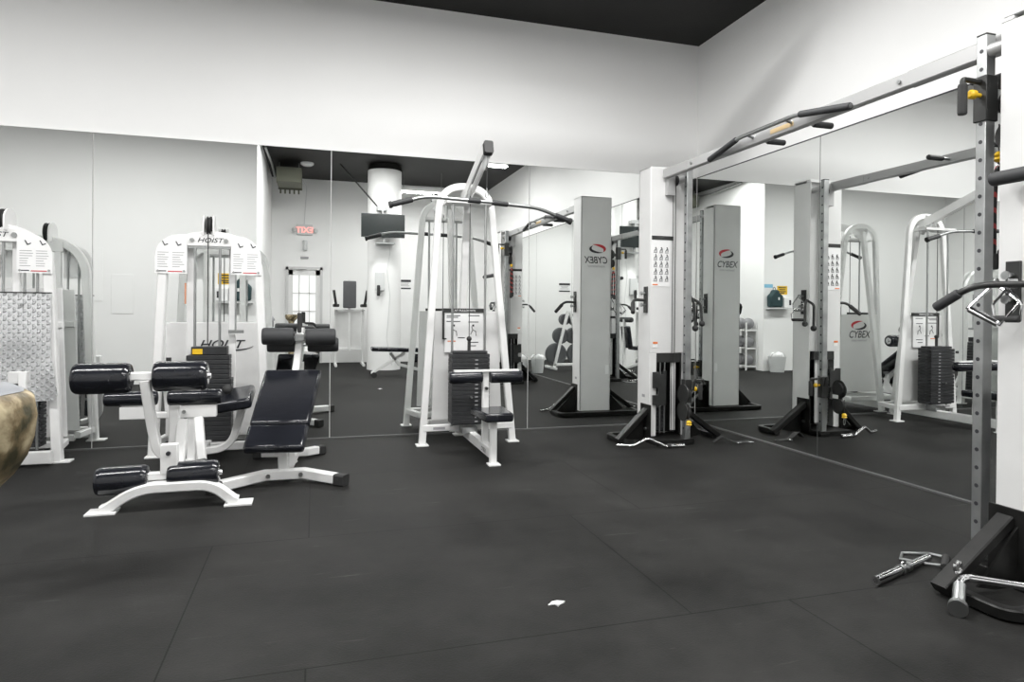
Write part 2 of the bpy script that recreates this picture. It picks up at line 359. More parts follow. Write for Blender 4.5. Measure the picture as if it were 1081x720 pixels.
def tower(T, carz, near):
    x0, x1, yi, yo, h = -1.02, -.66, -.888, -.67, 2.40
    col = MB(T)
    col.box((x0, yo-.012, .05), (x1, yo, h)).box((x0, yi+.01, .05), (x0+.012, yo, h)).box((x1-.012, yi+.0, .05), (x1, yo, h-.03)).box((x0, yi+.01, h-.012), (x1, yo, h)).box((-.80, yi, h-.03), (x1, yi+.052, h-.012))
    col.box((x0, yi, .78), (-.80, yi+.012, h)).box((x0, yi, .06), (-.952, yi+.012, .78))
    col.box((-.80, yi, .78), (-.788, yi+.04, h-.03)).box((-.80, yi+.04, .78), (x1-.012, yi+.052, h-.03)).box((-.80, yi+.02, .1), (-.752, yi+.032, .78))
    c = part('column', col, TOWER, XR, .004)
    part('inner_liner', MB(T).box((x0+.014, yo-.03, .06), (x1-.014, yo-.016, .80)).box((x1-.03, yi+.06, .06), (x1-.014, yo-.02, .8)), BLACKM, XR)
    part('header_block', MB(T).box((-1.0, yi+.002, .70), (-.72, yi+.05, .779)), DARKM, XR)
    ws = MB(T)
    for k in range(15): ws.box((-.935, yi+.045, .10+k*.034), (-.845, yi+.16, .131+k*.034))
    part('weight_stack', ws, STACK, XR, .003)
    part('guide_rod', MB(T).cyl((-.90, yi+.03, .08), (-.90, yi+.03, .78), .007), STEEL, XR)
    part('guide_rod', MB(T).cyl((-.855, yi+.03, .08), (-.855, yi+.03, .78), .007), STEEL, XR)
    # notched guard plate beside the stack
    pl = [(-1.0, .62), (-.955, .62), (-.94, .60), (-.90, .60), (-.90, .63), (-.875, .63), (-.875, .33), (-.93, .33), (-.95, .31), (-.965, .335), (-1.0, .335), (-1.0, .42), (-.955, .42), (-.945, .45), (-.955, .48), (-1.0, .48)]
    part('guard_plate', MB(T).prism([(a, yi-.035, b) for a, b in pl], (0, .02, 0)), DARKM, XR, .002)
    # outer face logo
    cx = -.835
    t = text_mb('CYBEX', (0, 0, 0), (1, 0, 0), (0, 1, 0), .105, 0, .25, .012, squeeze=.84)
    def onface(mb, xo, z, dy):      # readable from +Y side
        o = MB(T); o.add([(cx-xo-v.x, yo+dy, z+v.y) for v in mb.v], mb.f); return o
    part('lettering', onface(t, 0, 1.67, .003), INK, c)
    t = text_mb('international', (0, 0, 0), (1, 0, 0), (0, 1, 0), .042, 0, .25, .002, squeeze=.95)
    part('lettering', onface(t, 0, 1.625, .003), GREYINK, c)
    sw = MB()
    def crescent(a0, a1, rx, ry, tk, n=28):
        vs = []; fs = []
        for i in range(n+1):
            u = i/n; a = a0+(a1-a0)*u; w_ = tk*math.sin(PI*u)**.8+.002
            vs += [(rx*math.cos(a), ry*math.sin(a), 0), ((rx-w_)*math.cos(a), (ry-w_*.7)*math.sin(a), 0)]
        for i in range(n): fs.append((2*i, 2*i+1, 2*i+3, 2*i+2))
        return vs, fs
    s1 = MB(); s1.add(*crescent(.35*PI, 1.25*PI, .11, .05, .04)); part('emblem', onface(s1, 0, 1.83, .003), RED, c)
    s2 = MB(); s2.add(*crescent(-.72*PI, .3*PI, .10, .046, .035)); part('emblem', onface(s2, -.01, 1.825, .004), INK, c)
    part('sticker', MB(T).box((-.72, yo, .45), (-.68, yo+.002, .55)), PAPER, c)
    # front placard
    pc = part('placard', MB(T).box((-1.01, yi-.003, 1.36), (-.83, yi, 1.77)), PAPER, XR)
    part('placard_header', MB(T).box((-1.01, yi-.005, 1.765), (-.80, yi-.001, 1.80)), DARKM, pc)
    dg = MB(T)
    for r_ in range(5):
        for q in range(3):
            x = -.975+q*.055; z = 1.68-r_*.062
            dg.tube([(x-.012, yi-.005, z-.018), (x-.004, yi-.005, z), (x+.010, yi-.005, z+.008), (x+.012, yi-.005, z-.02)], .0028, 6)
            dg.box((x-.002, yi-.006, z+.012), (x+.008, yi-.004, z+.021)).box((x-.018, yi-.005, z-.028), (x+.018, yi-.004, z-.024))
    part('diagram', dg, INK, pc)
    part('warning_line', MB(T).box((-1.0, yi-.005, 1.372), (-.95, yi-.003, 1.382)), ORANGE, pc)
    wb = part('warning_label', MB(T).box((-.99, yi-.003, .83), (-.945, yi, .88)), PAPER, XR)
    part('warning_header', MB(T).box((-.99, yi-.005, .862), (-.945, yi-.002, .88)), ORANGE, wb)
    part('maker_plate', MB(T).box((x0-.002, -.81, .39), (x0, -.76, .415)), GREYINK, c)
    # base loop and gussets
    loop = bez([((-1.27, -.86, .028), 0), ((-1.27, -.585, .028), .07), ((-.34, -.585, .028), .07), ((-.34, -.86, .028), 0)])
    part('base_frame', MB(T).rtube(loop, .05, .045), BLACKM, XR)
    part('base_plate', MB(T).box((-1.02, -1.03, .0), (-.66, -.6, .05)), BLACKM, XR, .004)
    for s in (-1, 1):
        xa, xb = (x0, -1.29) if s < 0 else (x1, -.30)
        g = MB(T).rtube([(xa, -.84, .285), (xb, -.84, .03)], .07, .045, up=(0, 0, 1))
        part('gusset', g, BLACKM, XR)
        part('gusset_plate', MB(T).box((xa-.006, -.915, .03), (xa+.006, -.74, .335)), BLACKM, XR, .003)
        bl_ = part('gusset_web', MB(T).prism([(xa, -.80, .27), (xa+s*.22, -.80, .04), (xa+s*.12, -.80, .02), (xa, -.80, .02)], (0, .01, 0)), BLACKM, XR)
        part('mount_bolt', MB(T).cyl((xa+s*.006, -.84, .12), (xa+s*.018, -.84, .12), .014), STEEL, bl_)
    # upright with holes
    ux, uy, uw, ud = -.722, -1.0, .023, .027
    h = 2.37
    u = part('upright', MB(T).box((ux-ud, uy-uw, .03), (ux+ud, uy+uw, h)), ZINC, XR, .003)
    for k in range(28):
        z = .14+k*.08
        if z < h-.05: part('pin_hole', MB(T).cyl((ux-ud-.0012, uy, z), (ux+ud+.0012, uy, z), .009, 12), INK, u)
    part('end_cap', MB(T).box((ux-ud, uy-uw, h), (ux+ud, uy+uw, h+.006)), BLACKM, u)
    part('top_spacer', MB(T).cyl((ux, uy+uw, h-.07), (ux, yi+.05, h-.07), .028, 20), BEAM, u)
    part('upright_foot', MB(T).box((ux-.05, uy-.04, .0), (ux+.05, uy+.1, .03)), BLACKM, u)
    # sliding carriage
    cz = carz; k0 = 1
    cg = part('carriage', MB(T).box((ux-ud-.008, uy-uw-.008, cz), (ux+ud+.008, uy+uw+.008, cz+.20)), DARKM, XR, .003)
    gp = bez([((ux+ud, uy, cz+.175), 0), ((ux+.135, uy, cz+.175), .04), ((ux+.135, uy, cz+.15), 0)])
    part('handle_arm', MB(T).tube(gp, .012), DARKM, cg)
    part('grip', MB(T).roller((ux+.135, uy, cz+.155), (ux+.135, uy, cz+.02), .019, .006), RUBB, cg)
    part('pull_pin', MB(T).cyl((ux+ud, uy, cz+.115), (ux+.07, uy, cz+.115), .010).lathe((ux+.06, uy, cz+.115), (1, 0, 0), [(0, .012), (.008, .02), (.028, .02), (.036, .012)]), YEL, cg)
    # swivel pulley on the tower side of the upright
    part('swivel_bracket', MB(T).box((ux-ud-.055, uy-.015, cz+.05), (ux-ud, uy+.015, cz+.10)), DARKM, cg)
    px = -.805; sw = .175 if near else 0
    part('swivel_plate', MB(T).cyl((px-.014, -1.10+sw, cz+.085), (px-.006, -1.10+sw, cz+.085), .085, 32).cyl((px-.0145, -1.09+sw, cz-.06), (px-.0065, -1.09+sw, cz-.06), .08, 32), DARKM, cg)
    part('pulley', pulley(MB(T), (px+.008, -1.11+sw, cz+.085), (1, 0, 0), .062), RUBB, cg)
    part('pulley', pulley(MB(T), (px+.008, -1.12+sw, cz-.06), (1, 0, 0), .062), RUBB, cg)
    part('swivel_sticker', MB(T).box((px+.0185, -1.12+sw, cz+.0), (px+.0195, -1.05+sw, cz+.035)), PAPER, cg)
    by = -1.175+sw
    part('stop_ball', MB(T).lathe((px, by, cz-.17), (0, 0, 1), [(0, .010), (.01, .024), (.022, .016), (.03, .024), (.046, .010)]), YEL, cg)
    part('clip', MB(T).tube([(px+.010*math.sin(a), by, cz-.20-.028*math.cos(a)) for a in [i*PI/6 for i in range(12)]], .003, 6, True), STEEL, cg)
    part('cable', MB(T).cyl((px, by, cz-.18), (px, by, cz+.0), .003, 8), CABLE, cg)
    part('cable', MB(T).cyl((-.785, yi-.012, .1), (-.785, yi-.012, 2.28), .003, 8), CABLE, XR)
    part('cable', MB(T).cyl((-.812, yi-.012, .1), (-.812, yi-.012, 2.28), .003, 8), CABLE, XR)
    # top pulley bracket under the beam
    tb = part('pulley_bracket', MB(T).box((-.885, yi-.05, 2.15), (-.81, yi-.0, 2.36)), BEAM, XR, .002)
    part('bracket_pulley', pulley(MB(T), (-.80, yi-.03, 2.28), (1, 0, 0), .045), RUBB, tb)
    # attachment rack plates on both sides with pegs
    for s in (-1, 1):
        xa = x0 if s < 0 else x1
        rk = part('rack_plate', MB(T).box((xa, -.85, 1.13), (xa+s*.012, -.79, 1.36)), DARKM, XR, .002)
        for z in (1.30, 1.20):
            part('peg', MB(T).cyl((xa+s*.012, -.82, z), (xa+s*.05, -.82, z), .011).cyl((xa+s*.045, -.82, z), (xa+s*.055, -.82, z), .018), STEEL, rk)
    # bent side handle on the -X side
    hp = bez([((x0-.012, -.82, 1.24), 0), ((x0-.13, -.82, 1.245), .05), ((x0-.17, -.90, 1.17), 0)])
    part('side_handle', MB(T).tube(hp, .013), DARKM, XR)
    part('side_grip', MB(T).roller((x0-.145, -.85, 1.215), (x0-.19, -.94, 1.13), .019, .006), RUBB, XR)
    # low swing plate assembly
    lp = MB(T); lp.lathe((-.70, yi-.09, .40), (0, 1, 0), [(0, .10), (.016, .10)], 28).lathe((-.73, yi-.09, .22), (0, 1, 0), [(0, .08), (.016, .08)], 28)
    if not near:
        q = MB(T)
        q.tube([(-.69, -1.05, .47), (-.69, -1.08, .56), (-.615, -1.08, .56), (-.60, -1.08, .52)], .01)
        part('release_handle', q, DARKM, XR)
tower(ident, .36, False)
tower(rot180, 1.99, True)
bm_ = part('crossbeam', MB().rtube([(-.89, -.91, 2.335), (-.89, -3.88, 2.335)], .05, .075), BEAM, XR)
part('beam_sleeve', MB().rtube([(-.89, -3.35, 2.335), (-.89, -3.88, 2.335)], .056, .081), BEAM, bm_)
part('beam_sleeve', MB().rtube([(-.89, -.91, 2.335), (-.89, -1.3, 2.335)], .056, .081), BEAM, bm_)
for y in (-3.3, -1.35): part('bolt', MB().cyl((-.925, y, 2.335), (-.86, y, 2.335), .011), STEEL, bm_)
part('caution_sticker', MB().box((-.9165, -2.52, 2.32), (-.9155, -2.3, 2.35)), mat('cream_sticker', (.6, .45, .25), .5), bm_)
cb = [(-.93, -1.62, 2.30), (-.965, -2.03, 2.36), (-.965, -2.60, 2.36), (-.935, -3.0, 2.30)]
part('pullup_bar', MB().tube(bez([(cb[0], 0), (cb[1], .05), (cb[2], .05), (cb[3], 0)]), .014), STEEL, XR)
part('pullup_grip', MB().roller(V(cb[0])*1.0, V(cb[1])*.93+V(cb[0])*.07, .021, .006), FOAM, XR)
part('pullup_grip', MB().roller(V(cb[3])*1.0, V(cb[2])*.93+V(cb[3])*.07, .021, .006), FOAM, XR)
for y in (-2.12, -2.50): part('standoff', MB().cyl((-.965, y, 2.36), (-.89, y, 2.34), .011), STEEL, XR)
for y in (-2.12, -2.56):
    part('neutral_grip', MB().cyl((-.87, y, 2.33), (-.80, y, 2.33), .012), STEEL, XR)
    part('neutral_grip', MB().roller((-.80, y, 2.33), (-.655, y, 2.33), .02, .006), FOAM, XR)
# padded bar pointing back from the near tower
part('padded_bar', MB().roller((-1.10, -3.93, 1.70), (-1.10, -4.62, 1.70), .029, .006), FOAM, XR)
part('bar_bracket', MB().box((-1.10, -4.06, 1.685), (-1.02, -4.03, 1.715)), DARKM, XR)

# things hanging on the towers
def stirrup(loc, ang, tilt, label, g='stirrup handles hanging on the cable towers'):
    r = root('stirrup_handle', label, 'cable attachment', loc, g)
    R = Matrix.Translation(V(loc)) @ Matrix.Rotation(ang, 4, 'Z') @ Matrix.Rotation(tilt, 4, 'X') @ Matrix.Rotation(0, 4, 'Y')
    X = lambda p: R @ V(p)
    part('frame', MB(X).tube([(0, 0, 0), (.062, 0, -.07), (.062, 0, -.075), (.055, 0, -.13), (-.055, 0, -.13), (-.062, 0, -.075), (-.062, 0, -.07)], .0055, 8, True), CHROME, r)
    part('grip', MB(X).roller((-.052, 0, -.13), (.052, 0, -.13), .014, .004), RUBB if 'black' in label else CHROME, r)
    part('ring', MB(X).tube([(0, .010*math.cos(a), .010*math.sin(a)+.004) for a in [i*PI/5 for i in range(10)]], .003, 6, True), CHROME, r)
r = root('stirrup_handle', 'large chrome stirrup handle with a bare grip hanging on the near tower side', 'cable attachment', (-1.08, -3.95, 1.26), 'stirrup handles hanging on the cable towers')
q = [(-1.09, -3.94, 1.265), (-1.10, -4.05, 1.19), (-1.11, -3.98, 1.095), (-1.13, -3.855, 1.165)]
part('frame', MB().tube(q, .006, 8, True), CHROME, r); part('grip', MB().roller(V(q[2])*.96+V(q[3])*.04, V(q[3])*.96+V(q[2])*.04, .015, .004), CHROME, r)
part('ring', MB().tube([(-1.08+.012*math.cos(a), -3.94, 1.275+.012*math.sin(a)) for a in [i*PI/5 for i in range(10)]], .0035, 6, True), STEEL, r)
stirrup((-1.10, -4.0, 1.25), 1.5, 0, 'stirrup handle with a black grip hanging on the near tower side')
stirrup((-.585, -.83, 1.30), 1.4, 0, 'chrome stirrup handle with a bare grip hanging on the far tower beside the mirror corner')
stirrup((-.60, -.82, 1.20), .9, -.3, 'stirrup handle with a black grip hanging on the far tower beside the mirror corner')
# bent bar with foam grip on near tower
r = root('curl_bar', 'bent steel bar with dark foam grip hanging on the near tower, sticking out left', 'cable attachment', (-1.08, -3.95, 1.27))
pp = bez([((-1.06, -4.04, 1.262), 0), ((-1.18, -3.92, 1.26), .06), ((-1.20, -3.775, 1.175), 0)])
part('bar', MB().tube(pp, .014), DARKM, r); part('grip', MB().roller((-1.19, -3.865, 1.228), (-1.203, -3.765, 1.165), .021, .006), FOAM, r)
part('collar', MB().cyl((-1.065, -4.015, 1.265), (-1.085, -3.99, 1.265), .02), STEEL, r)
r = root('tricep_bar', 'short black bar pair hanging from the far tower rack plate', 'cable attachment', (-.60, -.82, 1.2))
part('bar', MB().tube(bez([((-.62, -.90, 1.26), 0), ((-.56, -.95, 1.22), .03), ((-.55, -.96, 1.05), 0)]), .012), DARKM, r)
part('bar', MB().tube(bez([((-.62, -.90, 1.26), 0), ((-.64, -.97, 1.22), .03), ((-.63, -.98, 1.02), 0)]), .012), DARKM, r)
part('knob', MB().ball((-.55, -.96, 1.04), .026), RUBB, r); part('knob', MB().ball((-.63, -.98, 1.0), .028), RUBB, r)
r = root('tricep_rope', 'black rope attachment with red flecks hanging from the near tower pulley', 'cable attachment', (-.872, -3.79, 1.34))
ROPE = mat('rope_black_red', (.03, .02, .02), .8)
t_ = ROPE.node_tree; wv = t_.nodes.new('ShaderNodeTexWave'); wv.bands_direction = 'DIAGONAL'; wv.inputs['Scale'].default_value = 9
tc_ = t_.nodes.new('ShaderNodeTexCoord'); t_.links.new(tc_.outputs['Object'], wv.inputs['Vector'])
cr_ = t_.nodes.new('ShaderNodeValToRGB'); cr_.color_ramp.elements[0].position = .72; cr_.color_ramp.elements[0].color = (.02, .02, .02, 1)
cr_.color_ramp.elements[1].position = .8; cr_.color_ramp.elements[1].color = (.35, .05, .05, 1); t_.links.new(wv.outputs['Fac'], cr_.inputs['Fac']); t_.links.new(cr_.outputs['Color'], t_.nodes['Principled BSDF'].inputs['Base Color'])
RX, RY = -.872, -3.79
part('rope', MB().tube([(RX, RY, 1.80), (RX+.012, RY-.01, 1.76), (RX+.016, RY-.012, 1.6), (RX+.014, RY-.012, 1.42)], .013, 12), ROPE, r)
part('rope', MB().tube([(RX, RY, 1.80), (RX-.012, RY+.01, 1.76), (RX-.016, RY+.012, 1.6), (RX-.014, RY+.012, 1.40)], .013, 12), ROPE, r)
part('rope_end', MB().roller((RX+.014, RY-.012, 1.43), (RX+.014, RY-.012, 1.36), .022, .008), RUBB, r)
part('rope_end', MB().roller((RX-.014, RY+.012, 1.41), (RX-.014, RY+.012, 1.34), .022, .008), RUBB, r)
# things on the floor by the towers
r = root('rotating_bar', 'straight silver bar with swivel eye lying on the floor left of the near tower', 'cable attachment', (-1.3, -3.72, 0))
a, b = V((-1.55, -3.80, .022)), V((-1.10, -3.655, .022)); d = (b-a).normalized()
part('shaft', MB().cyl(a, b, .012), CHROME, r)
part('sleeve', MB().cyl(a, a+d*.20, .019, 20), CHROME, r); part('sleeve', MB().cyl(a+d*.29, b, .017, 20), CHROME, r)
part('collar', MB().cyl(a+d*.205, a+d*.225, .022, 20).cyl(a+d*.255, a+d*.285, .022, 20), STEEL, r)
part('eye', MB().tube([a+d*.24+V((.018*math.cos(t)*d.x, .018*math.cos(t)*d.y, .018+.016*math.sin(t))) for t in [i*PI/6 for i in range(12)]], .004, 6, True), CHROME, r)
r = root('stirrup_handle', 'stirrup handle with black ribbed grip lying on the floor at the near tower foot', 'cable attachment', (-1.1, -3.68, 0))
part('frame', MB().tube([(-1.20, -3.60, .007), (-1.13, -3.545, .007), (-1.02, -3.60, .012), (-1.0, -3.66, .016), (-1.10, -3.74, .016), (-1.16, -3.68, .012)], .006, 8, True), STEEL, r)
gr = MB(); gr.lathe((-1.12, -3.755, .018), V((.13, .10, 0)), [(i*.008, .018 if i % 2 else .0145) for i in range(19)], 16)
part('grip', gr, RUBB, r)
r = root('straight_bar', 'thick chrome bar with end disc lying across the near tower foot', 'cable attachment', (-1.3, -4.1, 0))
pts = bez([((-1.455, -4.09, .04), 0), ((-1.36, -4.02, .105), .04), ((-1.17, -4.13, .09), .03), ((-1.0, -4.27, .05), 0)])
part('bar', MB().tube(pts, .015), CHROME, r)
part('grip_sleeve', MB().cyl((-1.465, -4.097, .034), (-1.39, -4.042, .085), .022, 20), STEEL, r)
part('end_disc', MB().cyl((-1.485, -4.112, .033), (-1.465, -4.097, .036), .033, 24), STEEL, r)
part('eye', MB().tube([(-1.36+.018*math.cos(t), -4.01, .138+.022*math.sin(t)) for t in [i*PI/6 for i in range(12)]], .006, 6, True), CHROME, r)
r = root('cambered_bar', 'zigzag chrome bar lying on the floor in front of the far tower', 'cable attachment', (-1.1, -.98, 0))
part('bar', MB().tube(bez([((-1.37, -.98, .02), 0), ((-1.24, -1.04, .02), .03), ((-1.13, -1.08, .085), .03), ((-.99, -1.11, .02), .02), ((-.96, -1.12, .02), 0)]), .013), CHROME, r)
part('grip', MB().roller((-.95, -1.115, .02), (-.82, -1.13, .02), .019, .005), CHROME, r)
part('collar', MB().cyl((-.97, -1.11, .02), (-.94, -1.115, .02), .021), RUBB, r)
r = root('ankle_strap', 'black strap with metal ring lying on the floor right of the far tower', 'cable attachment', (-.3, -1.1, 0))
sp = bez([((-.47, -1.03, .01), 0), ((-.40, -1.05, .07), .04), ((-.30, -1.07, .012), .05), ((-.12, -1.10, .006), 0)])
part('strap', MB().rtube(sp, .05, .006), RUBB, r)
part('ring', MB().tube([(-.27+.02*math.cos(t), -1.11+.02*math.sin(t), .012) for t in [i*PI/6 for i in range(12)]], .004, 6, True), CHROME, r)
part('buckle', MB().box((-.16, -1.12, .006), (-.12, -1.09, .012)), CHROME, r)

# ------------------------------------------------------------------ lat pulldown
LR = root('lat_pulldown', 'white lat pulldown machine with black weight stack and small black seat before the mirror', 'exercise machine', (-2.53, -.7, 0))
FT = .058
def foot(x, y, r, s=.05): return part('foot_plate', MB().box((x-s, y-s, 0), (x+s, y+s, .012)), WHITE, r, .002)
arch = bez([((-2.93, -.50, .01), 0), ((-2.78, -.45, 2.20), .30), ((-2.35, -.45, 2.20), .30), ((-2.14, -.50, .01), 0)], 12)
part('front_frame', MB().rtube(arch, FT, .045, up=(0, 1, 0)), WHITE, LR)
part('rear_frame', MB().rtube([(-2.53, -.08, .02), (-2.53, -.38, 2.12)], .06, .05, up=(0, 1, 0)), WHITE, LR)
for x, y in ((-2.93, -.5), (-2.14, -.5), (-2.53, -.1)): foot(x, y, LR)
part('cross_tube', MB().rtube([(-2.92, -.50, .145), (-2.15, -.50, .145)], .05, .055), WHITE, LR)
part('label_plate', MB().box((-2.84, -.528, .135), (-2.74, -.525, .155)), GREYINK, LR)
part('side_tube', MB().rtube([(-2.92, -.50, .145), (-2.84, -.22, .145), (-2.22, -.22, .145), (-2.15, -.50, .145)], .045, .05), WHITE, LR)
bt = part('base_tube', MB().rtube([(-2.53, -.12, .085), (-2.53, -1.31, .085)], .055, .085), WHITE, LR)
t = text_mb('CYBEX', (-2.559, -1.13, .065), (0, -1, 0), (0, 0, 1), .045, .002, .2, .01)
part('lettering', t, INK, bt)
foot(-2.53, -1.32, LR, .045)
part('seat_post', MB().rtube([(-2.53, -1.30, .01), (-2.53, -1.30, .33)], .05, .05, up=(0, 1, 0)), WHITE, LR)
part('knee_post', MB().rtube([(-2.53, -1.06, .09), (-2.53, -1.06, .665)], .05, .045, up=(0, 1, 0)), WHITE, LR)
part('adjust_knob', MB().cyl((-2.53, -1.082, .54), (-2.53, -1.11, .54), .012), DARKM, LR)
st = MB(); z = .325
st.prism([(-2.64, -1.02, z), (-2.375, -1.02, z), (-2.40, -1.40, z), (-2.61, -1.40, z)], (0, 0, .065))
part('seat', st, VINYL, LR, .016)
tp = part('thigh_pad', MB().roller((-2.82, -1.075, .625), (-2.56, -1.075, .625), .048, .012), VINYL, LR)
part('thigh_pad', MB().roller((-2.50, -1.075, .625), (-2.24, -1.075, .625), .048, .012), VINYL, LR)
part('pad_bar', MB().box((-2.78, -1.10, .668), (-2.27, -1.05, .682)), WHITE, LR)
ws = part('weight_stack', MB().box((-2.70, -.66, .19), (-2.40, -.53, .2)), STACK, LR)
wm = MB()
for k in range(17): wm.box((-2.715, -.68, .20+k*.034), (-2.395, -.52, .231+k*.034))
wm.box((-2.70, -.66, .778), (-2.41, -.54, .80)); o = part('weight_plates', wm, STACK, LR, .002)
nm = MB()
for k in range(16): nm.box((-2.52, -.683, .212+k*.034), (-2.495, -.680, .222+k*.034))
part('plate_number', nm, GREYINK, o)
part('selector_pin', MB().cyl((-2.555, -.68, .42), (-2.555, -.72, .42), .008), STEEL, LR)
part('stack_base', MB().box((-2.62, -.66, .115), (-2.49, -.54, .165)), STEEL, LR)
for x in (-2.70, -2.42): part('guide_rod', MB().cyl((x, -.60, .17), (x, -.60, 2.04), .010), STEEL, LR)
part('top_plate', MB().box((-2.76, -.64, 2.03), (-2.36, -.46, 2.055)), WHITE, LR)
part('selector_rod', MB().cyl((-2.555, -.6, .8), (-2.555, -.6, .88), .014).ball((-2.555, -.6, .90), .022), RUBB, LR)
part('cable', MB().cyl((-2.555, -.60, .9), (-2.555, -.60, 2.1), .0035, 8), CABLE, LR)
pn = part('rear_shroud', MB().prism([(-2.84, -.435, .20), (-2.22, -.435, .20), (-2.26, -.435, 1.13), (-2.82, -.435, 1.13)], (0, .02, 0)), TOWER, LR, .004)
def ycrescent(a0, a1, rx, ry, tk, cx, y, cz, sgn):
    n = 28; vs = []; fs = []
    for i in range(n+1):
        u = i/n; a = a0+(a1-a0)*u; w_ = tk*math.sin(PI*u)**.8+.002
        vs += [(cx+sgn*rx*math.cos(a), y, cz+ry*math.sin(a)), (cx+sgn*(rx-w_)*math.cos(a), y, cz+(ry-w_*.7)*math.sin(a))]
    for i in range(n): fs.append((2*i, 2*i+1, 2*i+3, 2*i+2))
    return vs, fs
part('emblem', MB().add(*ycrescent(.35*PI, 1.25*PI, .12, .055, .04, -2.52, -.412, 1.0, -1)), RED, pn)
part('emblem', MB().add(*ycrescent(-.72*PI, .3*PI, .11, .05, .035, -2.52, -.411, .995, -1)), INK, pn)
part('lettering', text_mb('CYBEX', (-2.52, -.415, .85), (-1, 0, 0), (0, 0, 1), .12, .003, .25, .012, squeeze=.85), INK, pn)
part('lettering', text_mb('international', (-2.52, -.415, .805), (-1, 0, 0), (0, 0, 1), .045, .003, .25, .002), GREYINK, pn)
pc = part('placard', MB().box((-2.735, -.455, .78), (-2.40, -.447, 1.135)), PAPER, LR)
part('placard_frame', MB().box((-2.755, -.462, 1.12), (-2.38, -.445, 1.155)).box((-2.755, -.462, .90), (-2.742, -.445, 1.12)).box((-2.755, -.462, .89), (-2.72, -.445, .90)), DARKM, pc)
t = text_mb('LAT PULLDOWN', (-2.567, -.463, 1.128), (1, 0, 0), (0, 0, 1), .026, .001, 0, .004); part('lettering', t, PAPER, pc)
ln = MB()
for z, x0_, x1_ in ((1.09, -2.72, -2.60), (1.075, -2.72, -2.62), (1.09, -2.53, -2.43), (1.04, -2.72, -2.60), (1.035, -2.53, -2.44), (.90, -2.62, -2.56), (.86, -2.53, -2.44), (.83, -2.53, -2.46)): ln.box((x0_, -.457, z), (x1_, -.4552, z+.007))
for cx in (-2.66, -2.49):
    ln.tube([(cx-.02, -.456, .93), (cx, -.456, .97), (cx-.01, -.456, 1.0)], .003, 6).tube([(cx, -.456, .97), (cx+.025, -.456, .96), (cx+.03, -.456, .92)], .003, 6)
    ln.box((cx-.005, -.457, 1.0), (cx+.012, -.4552, 1.017))
part('diagram', ln, INK, pc); part('warning_line', MB().box((-2.71, -.457, .87), (-2.64, -.4552, .878)), ORANGE, pc)
# arm
for s in (-1, 1):
    part('arm_plate', MB().rtube([(-2.55+s*.028, -.36, 2.12), (-2.55+s*.028, -.50, 2.14), (-2.55+s*.028, -1.14, 2.375)], .012, .085), WHITE, LR)
part('arm_riser', MB().rtube([(-2.55, -.40, 2.02), (-2.55, -.50, 2.20)], .045, .06), WHITE, LR)
part('tip_block', MB().rtube([(-2.55, -1.14, 2.36), (-2.55, -1.19, 2.375)], .07, .10), RUBB, LR)
part('pulley', pulley(MB(), (-2.55, -1.09, 2.28), (1, 0, 0), .065), PLASTIC, LR)
part('pulley', pulley(MB(), (-2.55, -.47, 2.12), (1, 0, 0), .06), PLASTIC, LR)
part('cable', MB().tube([(-2.55, -1.135, 2.27), (-2.55, -1.135, 2.05)], .0035, 8), CABLE, LR)
part('cable', MB().tube([(-2.55, -.47, 2.18), (-2.55, -1.07, 2.335)], .0035, 8), CABLE, LR)
LB = root('lat_bar', 'long bent steel lat bar with black grips hanging from the lat pulldown arm', 'exercise bar', (-2.55, -1.135, 1.96))
yb = -1.135
part('hook', MB().tube([(-2.55, yb, 2.07), (-2.55, yb, 2.04)], .006).tube([(-2.55+.012*math.cos(t), yb, 2.02+.022*math.sin(t)) for t in [i*PI/6 for i in range(12)]], .004, 6, True), STEEL, LB)
bp_ = [((-3.27, -1.18, 1.90), 0), ((-3.02, -1.17, 1.975), .08), ((-2.55, yb, 1.965), .02), ((-2.13, -1.11, 1.945), .08), ((-1.86, -1.09, 1.86), 0)]
part('bar', MB().tube(bez(bp_), .014), STEEL, LB)
part('center_knurl', MB().roller((-2.70, -1.145, 1.968), (-2.60, -1.138, 1.966), .02, .006), FOAM, LB)
part('center_knurl', MB().roller((-2.51, -1.133, 1.963), (-2.38, -1.125, 1.957), .02, .006), FOAM, LB)
for a, b, c in (((-3.27, -1.18, 1.90), (-3.12, -1.174, 1.945), -1), ((-1.86, -1.09, 1.86), (-1.985, -1.099, 1.898), 1)):
    part('grip', MB().roller(a, b, .021, .006), FOAM, LB); part('end_knob', MB().cyl(V(a), V(a)+(V(a)-V(b)).normalized()*.02, .026, 20), RUBB, LB)

# ------------------------------------------------------------------ ab bench
AB = root('ab_bench', 'black padded decline ab bench on a white frame with rubber feet and foam leg rollers', 'exercise bench', (-3.97, -1.1, 0))
part('front_foot', MB().rtube([(-4.37, -1.60, .04), (-4.10, -1.44, .055), (-3.86, -1.44, .055), (-3.64, -1.60, .04)], .06, .065), WHITE, AB)
part('rear_foot', MB().rtube([(-4.18, -.66, .04), (-3.99, -.72, .045), (-3.85, -.72, .045), (-3.76, -.64, .04)], .055, .06), WHITE, AB)
d = V((.22, -.16, 0)).normalized()
part('rubber_cap', MB().rtube([V((-3.66, -1.585, .038)), V((-3.66, -1.585, .036))+d*.075], .07, .072), RUBB, AB)
part('rubber_cap', MB().rtube([V((-4.35, -1.588, .038)), V((-4.35, -1.588, .036))+V((-.86, -.51, 0))*.075], .07, .072), RUBB, AB)
part('rubber_cap', MB().rtube([(-3.775, -.655, .038), (-3.73, -.61, .036)], .064, .068), RUBB, AB)
part('rubber_cap', MB().rtube([(-4.17, -.663, .038), (-4.23, -.64, .036)], .064, .068), RUBB, AB)
